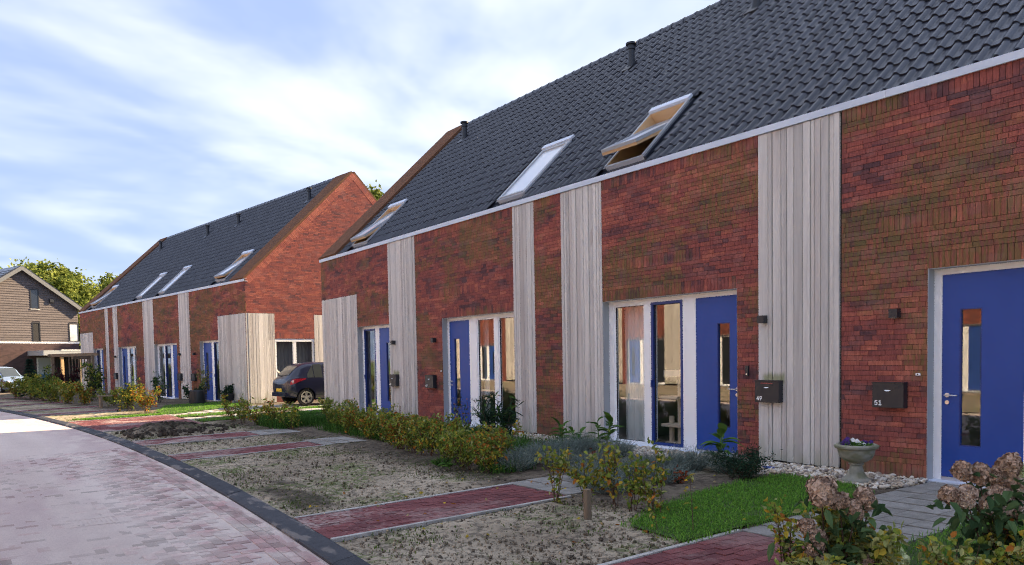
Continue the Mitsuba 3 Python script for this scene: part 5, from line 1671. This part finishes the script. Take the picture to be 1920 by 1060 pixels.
def patch(k, name, W, pts, bsdf, smooth=True):
    """A window or lamp lying on the body: rows of points make a strip."""
    pts = np.array(pts, float); a, b = pts.shape[:2]
    f = [[i * b + j, i * b + j + 1, (i + 1) * b + j + 1, (i + 1) * b + j] for i in range(a - 1) for j in range(b - 1)]
    m = MB(); m.raw(W(pts.reshape(-1, 3)), f); return part(k, name, m, bsdf, smooth=smooth)


scene['m_carglass'] = {'type': 'twosided', 'bsdf': {'type': 'principled', 'base_color': rgb(0.035, 0.045, 0.05), 'roughness': 0.05, 'specular': 0.9, 'clearcoat': 1.0, 'clearcoat_gloss': 1.0}}
# dark hatchback, tail towards the street
ST = [(0.0, .60, .42, .80, .84, .50), (.06, .70, .36, .88, .93, .56), (.14, .755, .32, .93, 1.02, .585), (.30, .80, .28, .955, 1.20, .60), (.52, .822, .25, .965, 1.385, .60), (.75, .828, .22, .962, 1.465, .60), (1.2, .83, .20, .945, 1.50, .61), (1.7, .83, .20, .925, 1.495, .61),
      (2.15, .83, .20, .91, 1.43, .58), (2.6, .825, .20, .90, 1.14, .55), (2.85, .81, .20, .885, .93, .58), (3.2, .78, .22, .80, .84, .56), (3.45, .72, .26, .68, .72, .52), (3.58, .60, .34, .56, .60, .45)]
CO = (9.0, 26.48, 0.012)
k, W, surf, S_, xs_ = car('small dark blue-black hatchback parked tail-out between the two brick rows', CO, 0.03, 'm_carblack', ST, [(.66, .295), (2.95, .295)], 3.58)
for x in (.66, 2.95):
    for sd in (-1, 1):
        wheel(k, W, x, sd * .725, .295, sd)
for sd in (-1, 1):
    patch(k, 'side_window', W, [[surf(x, u, sd) for u in (.03, .35, .65, .95)] for x in np.linspace(.98, 1.28, 6)], 'm_carglass')
    patch(k, 'side_window', W, [[surf(x, u * min(1, (2.45 - x) / .35 + .15), sd) for u in (.03, .35, .65, .95)] for x in np.linspace(1.36, 2.35, 10)], 'm_carglass')
    patch(k, 'side_window', W, [[surf(x, u * (.25 + .75 * (x - .72) / .24), sd) for u in (.03, .35, .65, .95)] for x in np.linspace(.72, .955, 5)], 'm_carglass')
    # tail lamp: red wrap-round with a clear eye
    def sl(x, z):
        r = [np.interp(x, xs_, S_[:, q]) for q in range(6)]
        u = (z - r[3] - .012) / max(r[4] - .05 - r[3], .05)
        return surf(x, u, sd) if u > 0 else [x, sd * (r[1] * 1.0 + .007 - .02 * max(0, (.2 + u))), z]
    patch(k, 'tail_lamp', W, [[sl(x, z0 + (z1 - z0) * u) for u in (0, .33, .66, 1)] for x, z0, z1 in ((.115, .74, .83), (.18, .755, .93), (.28, .79, .95), (.40, .84, .952), (.55, .89, .955), (.66, .93, .955))], 'm_redlamp')
    m = MB(); c = W(np.array([sl(.20, .845)])) + 0.0
    p0 = np.array(sl(.20, .85)); 
    m.mesh(trimesh.creation.icosphere(subdivisions=2, radius=.058)); m.v = [W(v * [.8, .35, 1] + p0 - [0, sd * .004, 0]) for v in m.v]; part(k, 'reversing_lamp', m, 'm_clearlamp', smooth=True)
# hatch window, plate, emblem, bumper strip, exhaust, wiper
hat = []
for (x, z) in ((.235, 1.03), (.30, 1.12), (.38, 1.215), (.47, 1.30), (.54, 1.355)):
    r = [np.interp(x, xs_, S_[:, q]) for q in range(6)]
    hw = r[5] * .80
    hat.append([[x - .075, y, max(z, 0) + .035] for y in np.linspace(-hw, hw, 7)])
hat = np.array(hat)
# lie just off the hatch surface
for row in hat:
    for p in row:
        zt = p[2]; i_ = np.argmin(np.abs(S_[:, 4] - zt)); xx = np.interp(zt, S_[:, 4][:30], xs_[:30]); p[0] = xx - .012 - .02 * (1 - (p[1] / .5) ** 2)
patch(k, 'rear_window', W, hat, 'm_carglass')
m = MB(); m.boxes([[-.014, -.26, .50]], [[.05, .26, .615]], [[.5, 0]]); m.v = [W(v) for v in m.v]; part(k, 'number_plate', m, 'm_yellowplate', label='yellow number plate')
m = MB(); m.boxes([[-.03, -.60, .335]], [[.1, .60, .47]], [[.5, 0]]); m.v = [W(v) for v in m.v]; part(k, 'bumper', m, 'm_carblack')
m = MB(); m.mesh(trimesh.creation.icosphere(subdivisions=2, radius=.06)); m.v = [W(v * [.25, 1, .5] + [.055, 0, .86]) for v in m.v]; part(k, 'emblem', m, 'm_alloy', smooth=True)
m = MB(); m.tube(W(np.array([[.12, .0, 1.03], [.115, .22, 1.06], [.12, .40, 1.06]])), .012, 6); part(k, 'wiper', m, 'm_dark')
for sd in (-1, 1):
    m = MB(); p0 = np.array(surf(1.42, -.25, sd)); m.boxes([[1.40, -.01, 0]], [[1.56, .012, .03]], [[.5, 0]]); m.v = [W(v * [1, 1, 1] + [0, p0[1] + sd * .004, .80]) for v in m.v]; part(k, 'door_handle', m, 'm_carblack')
    m = MB(); m.mesh(trimesh.creation.icosphere(subdivisions=2, radius=.1)); m.v = [W(v * [.6, .9, .65] + [2.25, sd * .90, .98]) for v in m.v]; part(k, 'mirror', m, 'm_carblack', smooth=True)

# pale blue people carrier far down the street, nose to the right
ST2 = [(0, .70, .40, .85, .95, .58), (.1, .80, .3, .98, 1.3, .62), (.3, .85, .25, 1.0, 1.58, .64), (.8, .86, .22, 1.0, 1.64, .66), (1.8, .86, .22, .98, 1.65, .66), (2.5, .86, .22, .97, 1.56, .62), (3.0, .855, .22, .97, 1.24, .58), (3.35, .84, .22, .95, 1.0, .62), (3.8, .80, .25, .84, .88, .60), (4.1, .72, .3, .68, .72, .5), (4.18, .62, .36, .58, .62, .45)]
k, W, surf, S_, xs_ = car('pale blue people carrier parked at the far left end of the street', (1.15, 59.3, -.1), -1.13, 'm_carblue', ST2, [(.75, .31), (3.35, .31)], 4.18)
for x in (.75, 3.35):
    for sd in (-1, 1):
        wheel(k, W, x, sd * .75, .31, sd)
for sd in (-1, 1):
    for (x0, x1) in ((.45, 1.2), (1.28, 2.05), (2.13, 2.75)):
        patch(k, 'side_window', W, [[surf(x, u * min(1, (3.1 - x) / .5), sd) for u in (.03, .35, .65, .95)] for x in np.linspace(x0, x1, 6)], 'm_carglass')
    m = MB(); m.mesh(trimesh.creation.icosphere(subdivisions=2, radius=.12)); m.v = [W(v * [1.2, .7, .7] + [3.98, sd * .62, .72]) for v in m.v]; part(k, 'headlight', m, 'm_clearlamp', smooth=True)
    m = MB(); m.mesh(trimesh.creation.icosphere(subdivisions=2, radius=.11)); m.v = [W(v * [.6, .9, .7] + [2.65, sd * .96, 1.02]) for v in m.v]; part(k, 'mirror', m, 'm_carblue', smooth=True)
ws = []
for x in np.linspace(2.55, 3.28, 8):
    r = [np.interp(x, xs_, S_[:, q]) for q in range(6)]
    ws.append([[x + .01, y, r[4] + .026 - .01 * abs(y)] for y in np.linspace(-r[5] * .85, r[5] * .85, 7)])
patch(k, 'windscreen', W, ws, 'm_carglass')

# ------------------------------------------------------------------ plants and small things before the far row
MIXF = [GREENISH, ORANGE, {'dark': .4, 'beech_green': .45, 'beech_yellow': .15}]
for (x, y, lb, hh, rr, n_, L_, mx) in [
    (4.95, 27.7, 'orange-tinted shrub at the corner of the sunlit lawn', .95, .5, 800, .08, {'beech_orange': .38, 'redleaf': .06, 'beech_yellow': .2, 'beech_green': .36}),
    (4.75, 29.3, 'dark green-yellow shrub left of the orange-red shrub', 1.15, .6, 800, .085, {'beech_green': .5, 'beech_yellow': .2, 'dark': .3}),
    (4.9, 31.2, 'brownish shrub at the end of a far path', .8, .6, 700, .085, ORANGE), (4.75, 33.2, 'low green shrub before the far row wood strip', .7, .7, 800, .085, GREENISH),
    (4.1, 35.6, 'orange beech clump before the far row', 1.0, .8, 1000, .095, ORANGE), (3.7, 37.4, 'yellow-brown hedge clump before the far row', 1.0, .9, 1000, .095, YELLOW),
    (3.3, 39.2, 'olive hedge clump in the far front gardens', 1.1, .95, 1000, .1, GREENISH), (3.0, 41.5, 'large green hedge clump in the far front gardens', 1.35, 1.1, 1100, .11, {'beech_green': .75, 'dark': .15, 'beech_yellow': .1}),
    (2.6, 43.6, 'olive-brown hedge clump before the pale blue car', 1.25, 1.1, 1000, .11, GREENISH), (2.3, 45.9, 'orange tinted shrub before the pale blue car', 1.2, 1.0, 900, .11, ORANGE), (3.4, 46.5, 'tall green shrub beside the canopy posts', 1.7, 1.2, 1100, .12, {'beech_green': .7, 'dark': .3}),
    (4.75, 39.0, 'tall green shrub before the corner of the far row', 1.8, .8, 1200, .11, {'dark': .45, 'beech_green': .5, 'beech_yellow': .05}), (3.95, 41.0, 'dark red-leaved shrub under the timber pergola', 1.7, .7, 900, .10, {'maroon': .9, 'dark': .1}),
    (6.5, 33.6, 'climbing greenery on the far row wood strip', 1.25, .35, 420, .09, {'glossy': .4, 'dark': .6}), (7.3, 31.3, 'dark bush before the far row window', .8, .5, 700, .085, {'dark': 1}),
    (7.8, 31.6, 'slender olive shrub standing against the far row wood strip', 1.55, .30, 500, .07, {'beech_green': .5, 'straw': .3, 'dark': .2}), (8.35, 30.4, 'dark potted bush beside the blue door nearest the gable', .75, .42, 700, .08, {'dark': 1})]:
    shrub('garden_shrub', lb, 'shrub', x, y, hh, rr, n_, L_, L_ * .65, mx, 9, stem_bsdf='m_bark')
k = thing('fir_sapling', 'small dark fir sapling in front of the pale blue car', 'tree')
fx, fy = 2.75, 44.3; z0 = zs(fx, fy)
m = MB(); m.tube(np.array([[fx, fy, z0], [fx, fy, z0 + 2.0]]), [.04, .01], 6); part(k, 'trunk', m, 'm_bark')
P, D = [], []
for lv in np.linspace(.25, 1.95, 13):
    for a in np.arange(7) * .9 + lv * 5:
        l = .72 * (1 - lv / 2.1)
        for u in np.linspace(.1, 1, 10):
            for s in (-1, 1):
                P.append([fx + l * u * math.cos(a), fy + l * u * math.sin(a), z0 + lv - .12 * u]); D.append([math.cos(a + s * .8), math.sin(a + s * .8), .1])
P, D = np.array(P), np.array(D); D /= np.linalg.norm(D, axis=1, keepdims=True)
m = MB(); m.raw(*leaf_cards(P, D, .14, .05, R.random(len(P)), 'fir')); part(k, 'foliage', m, 'm_leaf')

# timber pergola at the far end of the far row
k = thing('pergola', 'weathered timber pergola before the far end of the second row', 'pergola')
PG = {'posts': [(3.75, 44.5, 2.05), (5.12, 41.3, 2.05), (5.75, 47.6, 2.05)], 'beams': [((3.6, 44.8, 2.0), (5.3, 40.95, 2.0)), ((3.6, 44.6, 2.0), (6.0, 47.9, 2.0)), ((4.4, 42.6, 1.86), (5.3, 43.6, 1.86))], 'slats': [((4.6, 45.95, 0.9), (4.6, 45.95, 2.0)), ((4.77, 46.18, 0.9), (4.77, 46.18, 2.0)), ((4.94, 46.41, 0.9), (4.94, 46.41, 2.0)), ((5.11, 46.64, 0.9), (5.11, 46.64, 2.0)), ((5.28, 46.87, 0.9), (5.28, 46.87, 2.0)), ((5.45, 47.1, 0.9), (5.45, 47.1, 2.0)), ((5.62, 47.33, 0.9), (5.62, 47.33, 2.0)), ((5.79, 47.56, 0.9), (5.79, 47.56, 2.0))]}
for (x, y, zt) in PG['posts']:
    m = MB(); m.boxes([[x - .06, y - .06, -.1]], [[x + .06, y + .06, zt]], [[R.random(), 0]]); part(k, 'post', m, 'm_stake')
for (a, b) in PG['beams']:
    m = MB(); a, b = np.array(a), np.array(b); d = (b - a) / np.linalg.norm(b - a); s = np.array([-d[1], d[0], 0]) * .035
    v = np.array([a - s, a + s, b + s, b - s]); v = np.concatenate([v, v + [0, 0, .14]])
    m.raw(v, [[0, 3, 2, 1], [4, 5, 6, 7], [0, 1, 5, 4], [1, 2, 6, 5], [2, 3, 7, 6], [3, 0, 4, 7]], (R.random(), 0)); part(k, 'beam', m, 'm_stake')
for (a, b) in PG['slats']:
    m = MB(); m.tube(np.array([a, b]), .03, 4); part(k, 'slat', m, 'm_stake')
# bins and a bench
k = thing('wheelie_bin', 'dark teal wheelie bin beside the canopy posts', 'bin')
bx, by = 4.35, 55.5; m = MB(); m.boxes([[bx - .35, by - .4, 0]], [[bx + .35, by + .4, 1.0]], [[.5, 0]]); part(k, 'body', m, 'm_bluebin'); m = MB(); m.boxes([[bx - .38, by - .43, 1.001]], [[bx + .38, by + .43, 1.08]], [[.5, 0]]); part(k, 'lid', m, 'm_bluebin')
k = thing('garden_bench', 'low grey wooden bench before the far row', 'bench')
for dx in (0.0, 1.02):
    m = MB(); m.boxes([[4.2 + dx, 32.3, -.1]], [[4.28 + dx, 32.68, .36]], [[.3, 0]]); part(k, 'leg', m, 'm_stake')
for q in range(3):
    m = MB(); m.boxes([[4.15, 32.3 + q * .14, .361]], [[5.35, 32.41 + q * .14, .40]], [[.2 + .2 * q, 0]]); part(k, 'seat_plank', m, 'm_stake')
k = thing('flower_pot', 'dark round pot beside the blue door nearest the gable', 'pot')
m = MB(); m.lathe([(.001, 0), (.16, 0), (.22, .36), (.235, .36), (.235, .4), (.2, .4), (.19, .36), (.001, .35)], 20, (8.35, 30.4, -.03)); part(k, 'pot', m, 'm_black', smooth=40)
m = MB(); m.boxes([[8.35, 29.75, -.05]], [[8.7, 30.0, .10]], [[.5, 0]]); single('stone_block', m, 'm_concrete', 'pale stone block on the grass beside the dark pot', 'stone')
m = MB(); m.lathe([(.001, 0), (.28, 0), (.3, .05), (.3, .5), (.27, .55), (.001, .55)], 20, (7.35, 31.0, -.03)); single('planter', m, 'm_black', 'dark round planter before the far row windows', 'planter', smooth=40)

# ------------------------------------------------------------------ the boarded house at the end of the street
a = 0.35
HF = Frame([7.1, 64.0, 0.0], (math.cos(a), math.sin(a), 0), (-math.sin(a), math.cos(a), 0))   # s=0 the right eave, negative to the left
k = thing('boarded_house', 'grey-brown boarded house with dark brick ground floor behind the pale blue car', 'house')
HW, ZE, ZA, ZB = 3.75, 5.75, 8.35, 3.2
wl = HF
m = MB(); m.boxes([[-2 * HW, 0, -.3]], [[0, 9, ZB]], [[.5, 0]], HF); part(k, 'brick_wall', m, 'm_darkbrick')
m = MB(); m.boxes([[-2 * HW, .03, ZB]], [[0, 9, ZE]], [[.5, 0]], HF)
tri = np.array([[-2 * HW, .03, ZE], [0, .03, ZE], [-HW, .03, ZA]]); v = np.concatenate([tri, tri + [0, 8.97, 0]]); m.raw(HF(v), [[0, 1, 2], [3, 5, 4]]); part(k, 'boarded_wall', m, 'm_board')
wins = [(-3.12, -2.68, 5.62, 6.86, 'm_mirrorglass'), (-3.07, -2.68, 3.32, 4.55, 'm_dark'), (-.62, -.06, 3.35, 4.55, 'm_offwhite')]
zb = ZB + .02
while zb < ZA - .05:
    half = HW if zb < ZE else HW * (ZA - zb) / (ZA - ZE)
    for (u, v_) in subtract(-HW - half, -HW + half, [(w[0] - .06, w[1] + .06) for w in wins if zb + .15 > w[2] - .05 and zb < w[3] + .05]):
        m = MB(); p = np.array([[u, .028, zb], [v_, .028, zb], [v_, -.012, zb + .004], [u, -.012, zb + .004], [u, .02, zb + .162], [v_, .02, zb + .162]])
        m.raw(HF(p), [[0, 1, 2], [0, 2, 3], [3, 2, 5], [3, 5, 4]], (R.random(), 0)); part(k, 'board', m, 'm_board')
    zb += .165
for (u, v_, z0, z1, gm) in wins:
    wk = nkey(k + '__window'); m = MB(); e = .07
    m.boxes([[u - e, -.03, z0 - e], [v_, -.03, z0 - e], [u, -.03, z0 - e], [u, -.03, z1]], [[u, .1, z1 + e], [v_ + e, .1, z1 + e], [v_, .1, z0], [v_, .1, z1 + e]], [[.5, 0]] * 4, HF); m.put(wk, 'm_black')
    glass_pane(wk, HF, u, v_, z0, z1, .0, gm)
    m = MB(); m.boxes([[u - .1, -.06, z0 - e - .04]], [[v_ + .1, .03, z0 - e]], [[.5, 0]], HF); part(wk, 'window_sill', m, 'm_offwhite')
m = MB(); m.boxes([[-2 * HW, -.03, ZB - .05]], [[0.02, .028, ZB + .06]], [[.5, 0]], HF); part(k, 'white_band', m, 'm_white')
rk = nkey(k + '__roof'); rm = MB(); fm = MB()
for sgn in (-1, 1):
    e = np.array([-HW + sgn * (HW + .35), ZE - .35 * (ZA - ZE) / HW]); t_ = np.array([-HW, ZA]); d = (t_ - e) / np.linalg.norm(t_ - e); nn = np.array([-d[1], d[0]]) * (1 if sgn > 0 else -1)
    if nn[1] < 0: nn = -nn
    for (lo, hi, y0, y1, mb) in ((.03, .13, -.28, 9.3, rm), (-.16, .08, -.33, -.285, fm)):
        q = np.array([e + nn * lo, t_ + nn * lo, t_ + nn * hi, e + nn * hi]); v = np.concatenate([np.column_stack([q[:, 0], np.full(4, y0), q[:, 1]]), np.column_stack([q[:, 0], np.full(4, y1), q[:, 1]])])
        mb.raw(HF(v), [[0, 1, 2, 3], [7, 6, 5, 4], [0, 4, 5, 1], [1, 5, 6, 2], [2, 6, 7, 3], [3, 7, 4, 0]], (R.random(), 0))
    for c in range(14):                       # tile courses
        b0 = e + d * c * .33
        for y in np.arange(-.3, 9.2, .3):
            q = np.array([b0 + nn * .13, b0 + d * .34 + nn * .13, b0 + d * .34 + nn * .145, b0 + nn * .17])
            if (q[1, 1] > ZA + .1): continue
            v = np.concatenate([np.column_stack([q[:, 0], np.full(4, y + .01), q[:, 1]]), np.column_stack([q[:, 0], np.full(4, y + .29), q[:, 1]])])
            rm.raw(HF(v), [[0, 1, 2, 3], [7, 6, 5, 4], [1, 5, 6, 2], [2, 6, 7, 3], [3, 7, 4, 0]], (R.random(), 0))
rm.put(rk, 'm_tile'); part(k, 'bargeboard', fm, 'm_fasciagrey')
m = MB(); m.boxes([[-1.95, -.16, 6.05]], [[-1.68, .01, 6.28]], [[.5, 0]], HF); single('outdoor_lamp', m, 'm_black', 'black lamp box high on the boarded gable', 'wall lamp')
ck = nkey(k + '__canopy'); m = MB(); m.boxes([[-3.5, -2.3, 2.28]], [[0.6, 0, 2.62]], [[.5, 0]], HF); m.put(ck, 'm_greyreveal')
m = MB(); m.boxes([[-2.4, -2.34, 2.60]], [[0.64, -2.301, 2.66]], [[.5, 0]], HF); part(ck, 'white_trim', m, 'm_white')
for u in (-2.2, -.4):
    m = MB(); m.boxes([[u - .09, -2.1, -.2]], [[u + .09, -1.92, 2.279]], [[.7, 0]], HF); part(ck, 'post', m, 'm_pine')
dk = nkey(k + '__door'); m = MB(); m.boxes([[-2.95, -.03, -.1]], [[-1.9, .02, 2.15]], [[.5, 0]], HF); m.put(dk, 'm_greyreveal')
m = MB(); m.boxes([[-2.93, -.045, 0], [-1.98, -.045, 0]], [[-2.86, -.0301, 2.12], [-1.91, -.0301, 2.12]], [[.5, 0]] * 2, HF); part(dk, 'frame', m, 'm_offwhite')
m = MB(); m.boxes([[-1.7, -.02, 0]], [[-.2, .02, 2.1]], [[.5, 0]], HF); part(k, 'dark_opening', m, 'm_dark')
m = MB(); m.boxes([[-.15, -1.2, .3]], [[.12, -1.17, 2.1]], [[.5, 0]], HF); single('blue_panel', m, 'm_blue', 'bright blue panel seen through the pergola under the canopy', 'panel')


# ------------------------------------------------------------------ trees behind
def tree(label, x, y, hgt, crown, n, size, row='autumn_tree', tone=(0, 1), group=None):
    """crown: ellipsoid blobs (dx, dy, z, rx, ry, rz)."""
    k = thing('tree', label, 'tree', group)
    m = MB(); t = np.linspace(0, 1, 8)
    m.tube(np.stack([x + .15 * np.sin(t * 3), y + .1 * np.cos(t * 4), -.3 + t * hgt * .8], -1), np.linspace(.035, .006, 8) * hgt, 9)
    for (dx, dy, zc, rx, ry, rz) in crown:
        b = np.array([x, y, hgt * R.uniform(.25, .5)]); e = np.array([x + dx * .9, y + dy * .9, zc])
        m.tube(np.array([b, b * .5 + e * .5 + [0, 0, -.2], e]), [.012 * hgt, .008 * hgt, .003 * hgt], 6, caps=False)
    part(k, 'trunk', m, 'm_bark', smooth=True)
    P, Dn, tn = [], [], []
    vol = np.array([c[3] * c[4] * c[5] for c in crown]) ** .8; vol /= vol.sum()
    for (dx, dy, zc, rx, ry, rz), w in zip(crown, vol):
        nn = int(n * w); nc = max(nn // 60, 6)
        cc = rand_dirs(nc) * (R.random((nc, 1)) ** (1 / 3.5))
        i = R.integers(0, nc, nn)
        d = cc[i] + R.normal(0, .13, (nn, 3))
        p = np.array([x + dx, y + dy, zc]) + d * [rx, ry, rz]
        P.append(p); Dn.append(rand_dirs(nn, -.15)); tn.append(np.clip(R.normal(.42, .25, nn) + (R.random(nc)[i] - .5) * .5, *tone))
    P, Dn, tn = np.concatenate(P), np.concatenate(Dn), np.concatenate(tn)
    m = MB(); m.raw(*leaf_cards(P, Dn, size * R.uniform(.6, 1.3, len(P)), size * .75, tn, row, fold=.15)); part(k, 'crown', m, 'm_leaf')


def crown_blobs(rx, rz, zc, n=20):
    out = [(0, 0, zc, rx * .72, rx * .72, rz * .78)]
    for q in range(n):
        d = rand_dirs(1, .25)[0]; s = R.uniform(.26, .45)
        out.append((d[0] * rx * .68, d[1] * rx * .68, zc + d[2] * rz * .68, rx * s, rx * s, rz * s))
    return out


for (x, y, hh, rx, lb) in [(6.6, 95, 12.9, 5.6, 'large yellow-green tree behind the boarded house gable'), (1.0, 97, 12.6, 5.2, 'yellow-green tree left behind the boarded house'), (10.6, 98, 12.2, 4.0, 'lower yellow-green tree right of the boarded house'), (15.0, 100, 11.9, 3.3, 'round olive tree seen between boarded house and far row roof'), (31.6, 62, 16.8, 3.4, 'tree top showing behind the sunlit gable'), (-6, 100, 13, 5, 'tree at the left edge behind the boarded house')]:
    tree(lb, x, y, hh, crown_blobs(rx, hh * .36, hh * .64), 26000, .36)
